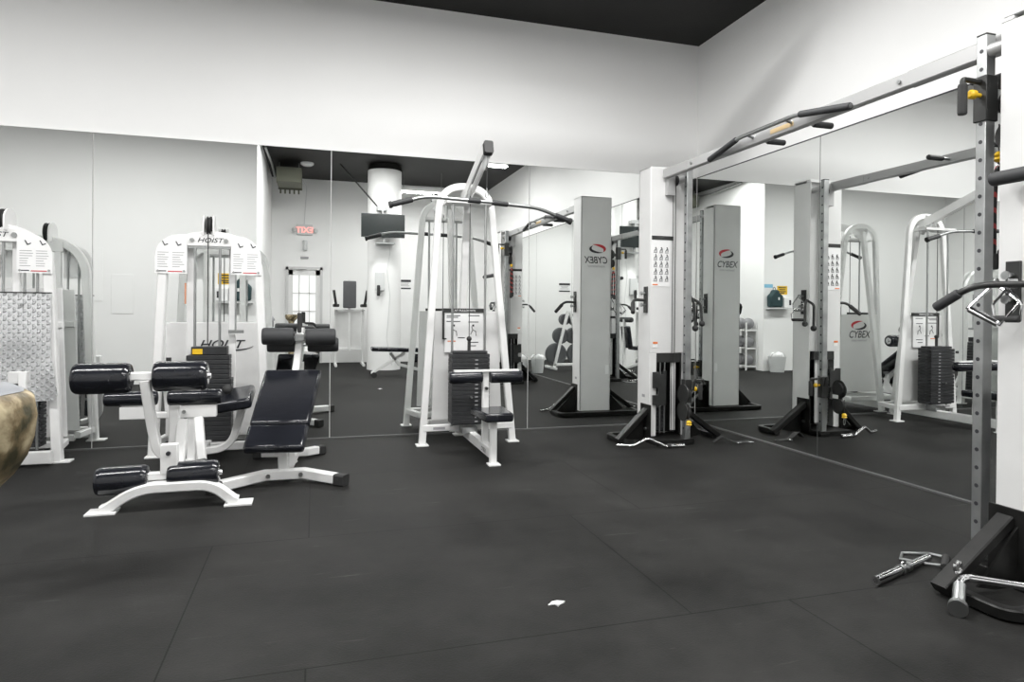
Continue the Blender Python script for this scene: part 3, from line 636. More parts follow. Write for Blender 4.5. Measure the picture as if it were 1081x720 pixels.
part('main_beam', MB().rtube([(-3.98, -1.44, .055), (-3.93, -.72, .05)], .055, .06), WHITE, AB)
part('front_post', MB().rtube([(-3.99, -1.42, .08), (-4.0, -1.38, .28)], .06, .05, up=(0, 1, 0)), WHITE, AB)
for x in (-4.08, -3.88): part('bolt', MB().cyl((x, -1.475, .055), (x, -1.483, .055), .014), STEEL, AB)
part('gusset', MB().prism([(-3.96, -1.39, .08), (-3.91, -1.2, .08), (-3.96, -1.38, .25)], (.006, 0, 0)), WHITE, AB)
part('back_support', MB().rtube([(-4.02, -1.45, .2), (-3.95, -.92, .60)], .05, .05), WHITE, AB)
# pads: X axis of pad, slope direction
def pad(cen_a, cen_b, wa, wb, th, name, r, m=VINYL, bev=.02):
    a, b = V(cen_a), V(cen_b); d = (b-a).normalized(); x = V((d.y, -d.x, 0)).normalized(); n = x.cross(d).normalized()
    if n.z < 0: n = -n
    return part(name, MB().prism([a-x*wa/2, a+x*wa/2, b+x*wb/2, b-x*wb/2], -n*th), m, r, bev)
pad((-4.045, -1.60, .265), (-4.02, -1.42, .385), .37, .38, .06, 'seat_pad', AB)
pad((-4.018, -1.415, .39), (-3.945, -.92, .70), .38, .40, .06, 'back_pad', AB)
part('curved_post', MB().rtube(bez([((-3.96, -1.0, .55), 0), ((-3.93, -.80, .66), .12), ((-3.895, -.80, 1.0), 0)]), .065, .05, up=(1, 0, 0)), WHITE, AB)
part('rear_post', MB().rtube([(-3.93, -.72, .07), (-3.92, -.80, .62)], .05, .05, up=(0, 1, 0)), WHITE, AB)
part('roller_axle', MB().cyl((-4.15, -.84, .925), (-3.65, -.84, .925), .012), STEEL, AB)
part('foam_roller', MB().roller((-4.17, -.84, .935), (-3.945, -.84, .935), .063, .012), FOAM, AB)
part('foam_roller', MB().roller((-3.865, -.84, .93), (-3.645, -.84, .93), .063, .012), FOAM, AB)
part('foam_roller', MB().roller((-4.14, -.72, .865), (-3.93, -.72, .865), .055, .012), FOAM, AB)
part('foam_roller', MB().roller((-3.85, -.72, .865), (-3.62, -.72, .865), .055, .012), FOAM, AB)
part('roller_axle', MB().cyl((-4.13, -.72, .865), (-3.63, -.72, .865), .012), STEEL, AB)
part('roller_hub', MB().box((-3.94, -.87, .90), (-3.87, -.81, .955)), STEEL, AB, .004)
part('upright_grip', MB().roller((-3.905, -.82, .96), (-3.905, -.82, 1.11), .019, .008), RUBB, AB)
part('side_grip', MB().tube(bez([((-3.90, -.78, 1.0), 0), ((-3.80, -.76, 1.0), .03), ((-3.78, -.76, .93), 0)]), .012), DARKM, AB)

# ------------------------------------------------------------------ selectorised towers
def tower_frame(r, cx, yf, yb, wb, wt, zt):
    arch = bez([((cx-wb, yf, .01), 0), ((cx-wt-.03, yf, zt), .34), ((cx+wt+.03, yf, zt), .34), ((cx+wb, yf, .01), 0)], 14)
    part('arch_frame', MB().rtube(arch, .065, .07, up=(0, 1, 0)), WHITE, r)
    for s in (-1, 1):
        part('side_rail', MB().rtube([(cx+s*wb, yf, .10), (cx+s*wb*.9, yb, .10)], .045, .05), WHITE, r)
        part('foot_plate', MB().box((cx+s*wb-.05, yf-.05, 0), (cx+s*wb+.09*(1 if s > 0 else .6), yf+.05, .012)), WHITE, r, .002)
    for z in (.08, 1.0): part('cross_rail', MB().rtube([(cx-wb+.06, yb, z), (cx+wb-.06, yb, z)], .05, .05), WHITE, r)
def placard(r, x0, x1, z0, z1, y, right, lines=7):
    "information panel with an arched outer top corner"
    R_ = .17; pts = []
    if right: pts = [(x0, z0), (x1, z0)] + [(x1-R_+R_*math.cos(a), z1-R_+R_*math.sin(a)) for a in [i*PI/16 for i in range(9)]] + [(x0, z1)]
    else: pts = [(x1, z0), (x1, z1)] + [(x0+R_-R_*math.sin(a), z1-R_+R_*math.cos(a)) for a in [i*PI/16 for i in range(9)]] + [(x0, z0)]
    p = part('placard', MB().prism([(a, y, b) for a, b in pts], (0, -.008, 0)), PAPER, r)
    ln = MB(); w_ = x1-x0; random.seed(int(x0*100))
    for k in range(lines):
        z = z0+.05+k*.018
        for q in range(2):
            a = x0+w_*(.08+.46*q); ln.box((a, y-.0095, z), (a+w_*random.uniform(.2, .38), y-.0082, z+.004))
    part('print', ln, GREYINK, p)
    d = MB()
    for q in (.3, .72):
        cx_ = x0+w_*q; zz = z1-.075
        d.tube([(cx_-.015, y-.009, zz+.02), (cx_, y-.009, zz-.01), (cx_+.022, y-.009, zz+.0)], .004, 6)
    d.box((x0+w_*.05, y-.0095, z0+.015), (x0+w_*.35, y-.0082, z0+.022)); part('diagram', d, INK, p)
    part('warning_print', MB().box((x0+w_*.4, y-.0095, z0+.012), (x0+w_*.85, y-.0082, z0+.019)), RED, p)
    for cx_, cz_ in ((x0+.02, z0+.02), (x1-.02, z0+.02)): part('screw', MB().cyl((cx_, y-.008, cz_), (cx_, y-.014, cz_), .008), STEEL, p)

# leg extension / curl machine
HL = root('leg_curl_machine', 'white leg curl machine with four thick black rollers and an arched weight tower', 'exercise machine', (-4.57, -1.0, 0))
cx, yf, yb = -4.565, -.42, -.14
tower_frame(HL, cx, yf, yb, .405, .30, 1.70)
for x in (-4.72, -4.42): part('inner_post', MB().rtube([(x, yf+.03, .1), (x, yf+.03, 1.66)], .05, .035, up=(0, 1, 0)), WHITE, HL)
hd = part('header', MB().box((-4.74, yf-.045, 1.615), (-4.42, yf+.04, 1.70)), WHITE, HL, .006)
part('lettering', text_mb('HOIST', (-4.575, yf-.045, 1.645), (1, 0, 0), (0, 0, 1), .05, .002, .3, .006, squeeze=1.25), INK, hd)
for x in (-4.70, -4.46): part('cap_bolt', MB().cyl((x, yf-.045, 1.66), (x, yf-.055, 1.66), .016), STEEL, hd)
part('header_lip', MB().box((-4.73, yf-.05, 1.595), (-4.43, yf-.02, 1.612)), STEEL, hd)
placard(HL, -4.955, -4.735, 1.40, 1.70, yf-.035, False); placard(HL, -4.425, -4.205, 1.40, 1.70, yf-.035, True)
for x in (-4.625, -4.555): part('pulley_cheek', MB().prism([(x, yf-.06, 1.70), (x, yf+.08, 1.70), (x, yf+.08, 1.80), (x, yf+.03, 1.855), (x, yf-.02, 1.855), (x, yf-.06, 1.80)], (.01, 0, 0)), WHITE, HL, .002)
part('top_pulley', pulley(MB(), (-4.585, yf+.0, 1.775), (1, 0, 0), .075, .03), RUBB, HL)
part('guide_rod', MB().cyl((-4.675, yf-.06, .1), (-4.675, yf-.06, 1.60), .010), STEEL, HL)
part('guide_rod', MB().cyl((-4.50, yf-.06, .1), (-4.50, yf-.06, 1.60), .010), STEEL, HL)
part('cable', MB().cyl((-4.585, yf-.06, .86), (-4.585, yf-.06, 1.72), .004, 8), CABLE, HL)
part('lift_tube', MB().cyl((-4.39, yf-.03, .97), (-4.39, yf-.03, 1.40), .007).box((-4.44, yf-.045, .945), (-4.33, yf-.015, .97)), STEEL, HL)
sh = part('rear_panel', MB().box((-4.93, yb-.05, .1), (-4.20, yb-.035, 1.02)), WHITE, HL, .003)
part('lettering', text_mb('HOIST', (-4.53, yb-.052, .815), (1, 0, 0), (0, 0, 1), .095, .003, .35, .010, squeeze=1.2), INK, sh)
part('swoosh', MB().add(*ycrescent(-.98*PI, -.02*PI, -.0+.25, .05, .018, -4.53, yb-.054, .835, 1)), INK, sh)
sm_ = MB()
for k in range(19): 
    w_ = .165 if k < 14 else .15
    sm_.box((-4.57-w_, yf-.15, .10+k*.036), (-4.57+w_, yf+.0, .133+k*.036))
stk = part('weight_stack', sm_, STACK, HL, .003)
part('top_weight', MB().box((-4.69, yf-.13, .785), (-4.44, yf-.01, .845)), STACK, HL, .003)
part('warning_label', MB().box((-4.68, yf-.134, .79), (-4.61, yf-.131, .83)), YEL, HL)
for x0_, z0_, z1_ in ((-4.90, 1.28, 1.38), (-4.745, 1.22, 1.33)): part('side_label', MB().box((x0_-.008, yf-.03, z0_-.05), (x0_+.004, yf-.0285, z1_)), mat('orange_label', (.55, .25, .15), .5), HL)
# base & carriage
ft = bez([((-4.97, -1.86, .008), 0), ((-4.90, -1.86, .02), .02), ((-4.74, -1.86, .125), .12), ((-4.36, -1.86, .125), .12), ((-4.24, -1.86, .02), .02), ((-4.18, -1.86, .008), 0)], 8)
part('front_foot', MB().rtube([p for p in ft][1:-1], .07, .055, up=(0, 0, 1)), WHITE, HL)
part('foot_plate', MB().box((-4.99, -1.92, 0), (-4.84, -1.80, .012)), WHITE, HL, .002); part('foot_plate', MB().box((-4.29, -1.92, 0), (-4.14, -1.80, .012)), WHITE, HL, .002)
part('spine', MB().rtube(bez([((-4.55, -1.86, .13), 0), ((-4.55, -1.70, .20), .06), ((-4.57, -1.35, .12), .1), ((-4.57, -.45, .10), 0)]), .06, .075), WHITE, HL)
part('front_post', MB().rtube([(-4.555, -1.80, .10), (-4.555, -1.62, .46)], .06, .06, up=(0, 1, 0)), WHITE, HL)
part('front_post', MB().rtube([(-4.46, -1.55, .20), (-4.50, -1.42, .44)], .05, .05, up=(0, 1, 0)), WHITE, HL)
part('lever_bracket', MB().box((-4.635, -1.84, .19), (-4.545, -1.79, .36)), WHITE, HL, .006)
part('lever_pin', MB().cyl((-4.59, -1.845, .31), (-4.59, -1.86, .31), .012), INK, HL)
part('roller_lever', MB().rtube(bez([((-4.725, -1.78, .72), 0), ((-4.70, -1.76, .50), .1), ((-4.665, -1.74, .30), .1), ((-4.58, -1.74, .26), 0)]), .05, .065, up=(0, 1, 0)), WHITE, HL)
part('support_tube', MB().rtube([(-4.60, -1.66, .10), (-4.60, -1.62, .55)], .055, .06, up=(0, 1, 0)), WHITE, HL)
part('upper_axle', MB().rtube([(-4.83, -1.76, .745), (-4.60, -1.76, .745)], .05, .045), WHITE, HL)
part('lower_axle', MB().rtube([(-4.76, -1.80, .175), (-4.50, -1.80, .175)], .045, .045), WHITE, HL)
for a, b, rr_ in (((-5.09, -1.76, .735), (-4.80, -1.76, .735), .088), ((-4.685, -1.76, .74), (-4.40, -1.76, .74), .088), ((-4.965, -1.80, .16), (-4.70, -1.80, .165), .078), ((-4.60, -1.80, .17), (-4.33, -1.80, .175), .078)):
    rl_ = part('roller_pad', MB().roller(a, b, rr_, .018), VINYL, HL)
    e = V(b); part('end_cap', MB().lathe(e-V((.004, 0, 0)), (1, 0, 0), [(0, rr_*.55), (.008, rr_*.55), (.008, rr_*.22), (.022, rr_*.18)], 20), CHROME, rl_)
part('thigh_roller', MB().roller((-5.06, -1.30, .56), (-4.76, -1.30, .56), .046, .01), VINYL, HL)
part('thigh_roller', MB().roller((-4.70, -1.30, .56), (-4.38, -1.30, .56), .05, .01), VINYL, HL)
part('thigh_bracket', MB().box((-4.97, -1.33, .43), (-4.82, -1.27, .51)).box((-4.70, -1.33, .43), (-4.41, -1.27, .51)), WHITE, HL, .004)
part('thigh_post', MB().rtube([(-4.56, -1.30, .12), (-4.56, -1.30, .44)], .05, .05, up=(0, 1, 0)), WHITE, HL)
part('thigh_crossbar', MB().rtube([(-4.95, -1.30, .45), (-4.45, -1.30, .45)], .05, .04), WHITE, HL)
part('bracket_bolt', MB().cyl((-4.60, -1.33, .47), (-4.60, -1.34, .47), .012), STEEL, HL)
part('seat_pad', MB().obox((-4.345, -1.0, .50), (.27, .42, .075), (.12, -.16, 0)), VINYL, HL, .02)
part('seat_support', MB().rtube(bez([((-4.60, -.95, .13), 0), ((-4.36, -.95, .15), .15), ((-4.28, -.98, .46), 0)]), .05, .05, up=(0, 1, 0)), WHITE, HL)
part('seat_knob', MB().ball((-4.38, -1.0, .57), .035), RUBB, HL)
part('low_stretcher', MB().rtube([(-4.57, -.62, .10), (-4.27, -.62, .10)], .05, .06), WHITE, HL)
part('arm_pad', MB().box((-4.86, -.98, .60), (-4.745, -.84, .635)), VINYL, HL, .01)
part('arm_pad_post', MB().rtube([(-4.79, -.90, .60), (-4.78, -.88, .42), (-4.60, -.88, .12)], .035, .035, up=(0, 1, 0)), WHITE, HL)
r = root('water_bottle', 'small pinkish plastic bottle with black cap standing on the leg machine pad', 'bottle', (-4.775, -.89, .635))
part('body', MB().lathe((-4.775, -.89, .636), (0, 0, 1), [(0, .024), (.005, .028), (.05, .028), (.06, .024), (.07, .028), (.10, .027), (.125, .013), (.13, .013)]), mat('pinkish_plastic', (.55, .36, .36), .3), r)
part('cap', MB().cyl((-4.775, -.89, .764), (-4.775, -.89, .79), .017), RUBB, r)

# machine with diamond plate shield
HP = root('weight_machine', 'white arched weight machine with a silver diamond plate shield at the left edge', 'exercise machine', (-6.0, -.6, 0))
cx = -6.0; tower_frame(HP, cx, yf, yb, .405, .30, 1.70)
hd = part('header', MB().box((-6.25, yf-.045, 1.60), (-5.82, yf+.04, 1.70)), WHITE, HP, .006)
part('lettering', text_mb('HOIST', (-5.99, yf-.045, 1.635), (1, 0, 0), (0, 0, 1), .05, .002, .3, .006, squeeze=1.25), INK, hd)
part('cap_bolt', MB().cyl((-5.855, yf-.045, 1.65), (-5.855, yf-.055, 1.65), .018), STEEL, hd)
placard(HP, -5.84, -5.62, 1.38, 1.67, yf-.04, True); placard(HP, -6.40, -6.2, 1.38, 1.66, yf-.04, False)
for x in (-5.955,):
    part('pulley_cheek', MB().prism([(x+.045, yf-.09, 1.68)]+[(x+.045, yf+.01-.10*math.cos(a), 1.76+.085*math.sin(a)) for a in [i*PI/10 for i in range(11)]]+[(x+.045, yf+.11, 1.68)], (.012, 0, 0)), WHITE, HP, .002)
    part('top_pulley', pulley(MB(), (x+.02, yf+.01, 1.76), (1, 0, 0), .08, .035), RUBB, HP)
for x in (-6.05, -5.93, -5.80, -5.72): part('guide_rod', MB().cyl((x, yf-.02, .1), (x, yf-.02, 1.62), .009), STEEL, HP)
part('inner_post', MB().rtube([(-5.86, yf+.02, .1), (-5.86, yf+.02, 1.62)], .05, .035, up=(0, 1, 0)), WHITE, HP)
dp = part('diamond_shield', MB().box((-6.38, yf-.065, .52), (-5.625, yf-.055, 1.235)), DIAMOND, HP)
part('lower_shield', MB().prism([(-6.2, yf-.07, .80), (-5.62, yf-.07, .80), (-5.575, yf-.07, .50), (-5.60, yf-.07, .46), (-5.72, yf-.07, .46), (-5.80, yf-.07, .52), (-6.2, yf-.07, .52)], (0, -.006, 0)), DIAMOND, HP)
part('shield_edge', MB().box((-6.38, yf-.072, 1.235), (-5.62, yf-.05, 1.243)), DARKM, HP)
part('shield_bolt', MB().cyl((-5.80, yf-.065, 1.15), (-5.80, yf-.075, 1.15), .012), STEEL, HP)
rp = part('rear_panel', MB().prism([(-6.36, yb-.01, .14), (-5.62, yb-.01, .14), (-5.66, yb-.01, 1.28), (-6.33, yb-.01, 1.28)], (0, .015, 0)), WHITE, HP, .003)
part('rear_notice', MB().box((-5.92, yb+.005, .98), (-5.74, yb+.008, 1.25)), GREYP, rp)
part('rear_notice_band', MB().box((-5.92, yb+.008, 1.19), (-5.74, yb+.010, 1.25)), GREYINK, rp)
for z in (.35, .62, .85): part('panel_screw', MB().cyl((-5.66, yf-.03, z), (-5.66, yf-.04, z), .012), STEEL, HP)
sm_ = MB()
for k in range(14): sm_.box((-5.86, yf-.02, .12+k*.03), (-5.70, yf+.10, .146+k*.03))
part('weight_stack', sm_, STACK, HP, .003)
part('side_pad', MB().prism([(-5.72, -.78, .16), (-5.70, -.78, .62), (-5.70, -.86, .62), (-5.72, -.98, .16)], (-.06, 0, 0)), VINYL, HP, .012)
part('pad_frame', MB().rtube(bez([((-5.68, -.80, .70), 0), ((-5.66, -.84, .45), .1), ((-5.70, -.95, .12), .08), ((-5.95, -1.0, .05), 0)]), .04, .045, up=(1, 0, 0)), WHITE, HP)
part('pad_bracket', MB().box((-5.76, -.82, .62), (-5.65, -.76, .70)), WHITE, HP, .004)
part('base_rail', MB().rtube([(-6.2, -.52, .06), (-5.60, -.52, .06)], .05, .09), WHITE, HP)
part('base_tube', MB().rtube([(-5.95, -.5, .05), (-5.95, -1.2, .05)], .05, .06), WHITE, HP)
part('arm_roller', MB().roller((-6.1, -.95, .82), (-5.84, -.95, .82), .07, .012), VINYL, HP)
part('roller_post', MB().rtube([(-5.97, -1.0, .05), (-5.97, -.95, .76)], .05, .05, up=(0, 1, 0)), WHITE, HP)

# ------------------------------------------------------------------ stone pedestal at the left edge
cx_, cy_ = -4.40, -5.02
rk = root('stone_pedestal', 'tan mottled stone pedestal with smooth grey top cut off by the left edge', 'pedestal', (-4.166, -5.218, 0))
def rockp(zs):
    m = MB(); n = 16; vs = []; fs = []
    for z, r_ in zs:
        for k in range(n):
            a = 2*PI*k/n; q = r_*(1+.03*math.sin(3*a+z*9)+.02*math.sin(5*a+2))
            vs.append((-4.161+q*math.cos(a), -5.218+q*math.sin(a), z))
    for i in range(len(zs)-1):
        for k in range(n):
            k2 = (k+1) % n; fs.append((i*n+k, i*n+k2, (i+1)*n+k2, (i+1)*n+k))
    fs.append(tuple(range(n))[::-1]); fs.append(tuple((len(zs)-1)*n+k for k in range(n)))
    m.add(vs, fs); return m
part('body', rockp([(0, .085), (.05, .08), (.2, .045), (.70, .04), (.88, .04), (.93, .046), (.955, .062), (.972, .078), (.99, .089), (1.008, .095), (1.03, .098), (1.045, .096), (1.052, .090)]), ROCK, rk, .006)
part('top_slab', rockp([(1.0525, .087), (1.056, .08)]), ROCKT, rk)

# ------------------------------------------------------------------ far side of the room (seen in the mirrors)
cr = root('round_column', 'large round white column with a screen bracket, seen in the back mirror', 'column', (-2.52, -6.85, 0))
part('shaft', MB().cyl((-2.52, -6.85, 0), (-2.52, -6.85, 3.80), .32, 48), WALL, cr)
part('dark_collar', MB().cyl((-2.52, -6.85, 3.80), (-2.52, -6.85, H), .32, 48), CEIL, cr)
tv = root('wall_television', 'flat black television hanging in front of the round column', 'television', (-2.6, -6.3, 2.47))
part('panel', MB().obox((-2.60, -6.30, 2.69), (.79, .05, .43), (0, 0, .02)), SCREEN, tv, .006)
part('mount', MB().cyl((-2.60, -6.33, 2.69), (-2.55, -6.55, 2.69), .03), DARKM, tv)
part('drop_pole', MB().cyl((-3.35, -6.9, H), (-2.66, -6.42, 3.02), .014), DARKM, tv)
part('pole_clamp', MB().box((-2.70, -6.54, 2.98), (-2.52, -6.38, 3.06)).box((-2.62, -6.50, 2.88), (-2.58, -6.36, 3.0)), STEEL, tv, .004)
part('lower_shelf', MB().box((-2.72, -6.53, 2.36), (-2.38, -6.30, 2.385)).box((-2.60, -6.4, 2.385), (-2.56, -6.36, 2.5)), STEEL, tv)
part('cord', MB().tube([(-2.48, -6.40, 2.45), (-2.45, -6.50, 2.2), (-2.50, -6.52, 1.9), (-2.44, -6.52, 1.4), (-2.50, -6.52, .6), (-2.4, -6.52, .1)], .005, 6), PLASTIC, tv)
ic = root('wall_phone', 'white call box with dark handset on the round column', 'phone', (-2.60, -6.53, 1.55))
part('box', MB().box((-2.72, -6.54, 1.50), (-2.55, -6.48, 1.85)), PLASTIC, ic, .005); part('handset', MB().roller((-2.66, -6.46, 1.40), (-2.66, -6.46, 1.60), .03, .02), RUBB, ic)

def far_door():
    d = bpy.data.objects.new('door_1', None); COL.objects.link(d); d['kind'] = 'structure'
    x0, x1, z1, y = -4.38, -3.64, 2.03, FY
    def p(n, mb, m):
        o = bpy.data.objects.new(n, mkmesh(mb, n, m, smooth=False)); COL.objects.link(o); o.parent = d
    DF = mat('door_frame_grey', (.6, .6, .6), .4)
    p('door_frame', MB().box((x0, y, 0), (x0+.05, y+.06, z1)).box((x1-.05, y, 0), (x1, y+.06, z1)).box((x0, y, z1-.06), (x1, y+.06, z1)), DF)
    m = MB().box((x0+.05, y+.01, 0), (x0+.14, y+.04, z1-.06)).box((x1-.14, y+.01, 0), (x1-.05, y+.04, z1-.06)).box((x0+.05, y+.01, 0), (x1-.05, y+.04, .25)).box((x0+.05, y+.01, z1-.17), (x1-.05, y+.04, z1-.06))
    for q in (.36, .64): xx = x0+(x1-x0)*q; m.box((xx-.012, y+.01, .25), (xx+.012, y+.045, z1-.17))
    for z in (.7, 1.1, 1.48): m.box((x0+.14, y+.01, z-.012), (x1-.14, y+.045, z+.012))
    p('door_leaf', m, WHITE); p('door_pane', MB().box((x0+.14, y+.012, .25), (x1-.14, y+.022, z1-.17)), PANE)
    p('door_closer', MB().box((x0+.15, y+.06, z1-.05), (x0+.42, y+.11, z1)), DF)
far_door()
ex = root('exit_sign', 'lit red EXIT sign with two emergency lamp heads above the glazed door', 'sign', (-4.01, FY+.05, 2.83))
part('case', MB().box((-4.17, FY, 2.71), (-3.85, FY+.06, 2.93)), PLASTIC, ex, .005)
part('letters', text_mb('EXIT', (-4.01, FY+.06, 2.755), (-1, 0, 0), (0, 0, 1), .17, .003, 0, .012), EXITM, ex)
for s in (-1, 1): part('lamp_head', MB().lathe((-4.01+s*.18, FY+.05, 2.80), (s*.8, .6, 0), [(0, .03), (.05, .045), (.07, .045)]), PLASTIC, ex)
part('conduit', MB().tube(bez([((-4.02, FY+.03, 2.93), 0), ((-4.0, FY+.03, 3.3), .1), ((-3.97, FY+.2, 3.7), .1), ((-4.15, FY+.8, H-.02), 0)]), .008, 6), PLASTIC, ex)
solo('motion_sensor', MB().roller((-4.0, FY+.035, 2.38), (-4.0, FY+.035, 2.60), .05, .03), PLASTIC, 'small white sensor box below the exit sign', 'sensor', (-4.0, FY+.03, 2.38))
solo('alarm_contact', MB().box((-4.09, FY, 2.21), (-3.93, FY+.03, 2.25)), GREYINK, 'small grey plate above the glazed door', 'plate', (-4.0, FY, 2.21), bevel=.004)
ac = root('hanging_air_unit', 'olive grey air unit hanging under the black ceiling near the jutting wall', 'air conditioner', (-4.2, -7.3, 3.5))
part('case', MB().box((-4.50, -7.7, 3.52), (-4.05, -7.0, 3.80)), DUCT, ac, .01)
gl = MB()
for k in range(5): gl.box((-4.47+k*.085, -7.74, 3.42), (-4.44+k*.085, -7.70, 3.52))
gl.box((-4.50, -7.75, 3.50), (-4.05, -7.70, 3.53)); part('grille', gl, DUCT, ac)
part('hanger_rod', MB().cyl((-4.45, -7.1, 3.8), (-4.45, -7.1, H), .008).cyl((-4.1, -7.1, 3.8), (-4.1, -7.1, H), .008).cyl((-4.45, -7.6, 3.8), (-4.45, -7.6, H), .008).cyl((-4.1, -7.6, 3.8), (-4.1, -7.6, H), .008), STEEL, ac)
solo('smoke_detector', MB().lathe((-3.95, -7.0, H), (0, 0, -1), [(0, .12), (.03, .12), (.06, .08)], 24), PLASTIC, 'round white smoke detector on the black ceiling', 'detector', (-3.95, -7.0, H-.06))
part_p = root('ceiling_pipe', 'thin dark pipe loop running under the ceiling edge by the jutting wall', 'pipe', (-4.5, -6.5, 3.8))
part('pipe', MB().tube(bez([((-4.6, -5.6, 3.82), 0), ((-4.55, -6.6, 3.75), .2), ((-4.6, -8.4, 3.86), 0)]), .02), STEEL, part_p)

# bag, signs and box on the jutting wall
JW = JY
bg = root('hanging_bag', 'dark teal bag hanging on the wall beside the corner', 'bag', (-4.88, JW+.06, 1.27))
part('body', MB().prism([(-5.02, JW, 1.26), (-4.74, JW, 1.26), (-4.73, JW, 1.48), (-4.80, JW, 1.54), (-4.83, JW, 1.60), (-4.92, JW, 1.60), (-4.95, JW, 1.54), (-5.03, JW, 1.48)], (0, .14, 0)), TEAL, bg, .03)
part('loop', MB().tube([(-4.875+.03*math.cos(t), JW+.05, 1.60+.05*math.sin(t)) for t in [i*PI/8 for i in range(9)]], .006, 6), TEAL, bg)
part('patch', MB().box((-4.93, JW+.14, 1.40), (-4.90, JW+.145, 1.45)), PAPER, bg)
solo('wall_shelf', MB().box((-5.2, JW, 1.22), (-4.72, JW+.16, 1.245)), PLASTIC, 'narrow pale shelf under the teal bag', 'shelf', (-4.96, JW, 1.22), bevel=.003)
p_ = root('blue_poster', 'white poster with pale blue header next to the wall corner', 'poster', (-4.7, JW, 1.64))
part('sheet', MB().box((-4.86, JW, 1.36), (-4.69, JW+.003, 1.64)), PAPER, p_); part('header', MB().box((-4.88, JW, 1.64), (-4.68, JW+.004, 1.71)), BLUEP, p_)
y_ = root('yellow_sign', 'yellow warning sign with dark text on the jutting wall', 'sign', (-5.1, JW, 1.5))
part('sheet', MB().box((-5.22, JW, 1.51), (-4.98, JW+.004, 1.68)), YEL, y_)
tt = MB()
for z, a in ((1.64, .18), (1.60, .14), (1.56, .17), (1.53, .1)): tt.box((-5.10-a/2, JW+.004, z), (-5.10+a/2, JW+.006, z+.018))
part('text_lines', tt, INK, y_)
dsp = root('towel_dispenser', 'white paper dispenser under the yellow sign', 'dispenser', (-5.15, JW, 1.25))
part('case', MB().box((-5.24, JW, 1.25), (-5.06, JW+.12, 1.45)), PAPER, dsp, .01); part('window', MB().box((-5.22, JW+.12, 1.30), (-5.17, JW+.122, 1.40)), INK, dsp)
for (xa, xb, za, zb, lb) in ((-6.89, -6.77, 1.23, 2.01, 'tall narrow access panel outline on the jutting wall'), (-6.66, -6.37, 1.05, 1.63, 'small rectangular access panel outline on the jutting wall')):
    solo('access_panel', MB().box((xa, JW, za), (xb, JW+.006, zb)), WALL, lb, 'panel', (xa, JW, za), bevel=.002)
# bucket and storage rack by the corner
def bucket(x, y, label, r0=.13, r1=.17, h=.30, white=True):
    r = root('bucket', label, 'bucket', (x, y, 0), 'buckets on the floor')
    part('pail', MB().lathe((x, y, 0), (0, 0, 1), [(0, r0), (h, r1), (h, r1-.01), (.02, r0-.01)], 24), PLASTIC, r)
    part('rag', MB().ball((x-.05, y+.02, h), .08).ball((x+.06, y-.02, h+.01), .07).ball((x, y+.05, h+.02), .07), PAPER, r)
    part('bail', MB().tube([(x+r1*math.cos(t), y+.03, h-.03+.12*math.sin(t)) for t in [i*PI/8 for i in range(9)]], .005, 6), STEEL, r)
bucket(-4.83, -4.74, 'pale bucket filled with white rags standing under the teal bag')
bucket(-.17, -5.5, 'pale bucket standing near the plate tree by the right mirror', .10, .125, .26)
bs = root('ball_rack', 'small white shelf rack holding grey medicine balls beside the wall corner', 'rack', (-4.48, -5.35, 0))
m = MB()
for z in (.06, .42, .78): m.box((-4.66, -5.60, z), (-4.40, -5.12, z+.03))
part('shelf', m, WHITE, bs)
m = MB()
for x, y in ((-4.65, -5.59), (-4.41, -5.59), (-4.65, -5.13), (-4.41, -5.13)): m.box((x-.012, y-.012, 0), (x+.012, y+.012, .95))
part('corner_post', m, WHITE, bs)
BALLM = mat('grey_ball_rubber', (.22, .22, .23), .6)
bi = 0
for z, nm_ in ((.09, 'bottom'), (.45, 'middle'), (.81, 'top')):
    for y, sd in ((-5.24, 'front'), (-5.48, 'rear')):
        solo('medicine_ball', MB().ball((-4.53, y, z+.115), .115, 20), BALLM, 'grey medicine ball on the %s shelf of the white rack, %s one' % (nm_, sd), 'ball', (-4.53, y, z), 'medicine balls on the rack')
# weight plate tree by the right wall behind the camera
TX = -.99
pt = root('plate_tree', 'white A-frame plate tree reflected beside the far tower', 'rack', (TX, -6.2, 0))
for s in (-1, 1):
    part('leg', MB().rtube([(TX+s*.30, -6.02, .03), (TX+s*.02, -6.02, 1.15)], .05, .05, up=(0, 1, 0)), WHITE, pt)
    part('floor_bar', MB().rtube([(TX+s*.30, -6.5, .03), (TX+s*.30, -5.9, .03)], .05, .05), WHITE, pt)
    for z in (.30, .66, .98):
        x = TX+s*(.30-.28*(z/1.12)); part('peg', MB().cyl((x, -6.05, z), (x, -6.24, z), .014), CHROME, pt)
part('cross_bar', MB().rtube([(TX-.3, -6.02, .10), (TX+.3, -6.02, .10)], .05, .05), WHITE, pt)
PL = mat('grey_iron_plate', (.13, .135, .14), .5, .4)
for z, rr_, sz in ((.30, .215, 'large'), (.66, .16, 'medium'), (.98, .11, 'small')):
    for s, sd in ((-1, 'left'), (1, 'right')):
        x = TX+s*(.30-.28*(z/1.12))
        if sz == 'small' and s < 0: x -= .08
        for q in range(2):
            solo('weight_plate', MB().lathe((x, -6.17+q*.05, z), (0, 1, 0), [(0, rr_*.93), (.006, rr_), (.03, rr_), (.036, rr_*.93), (.036, rr_*.8), (.028, rr_*.78), (.028, .05), (.038, .045), (.038, .02)], 32), PL,
                 '%s grey iron plate on the %s side of the plate tree, %s of its pair' % (sz, sd, ('rear', 'front')[q]), 'weight plate', (x, -6.17+q*.05, z), 'plates on the plate tree')
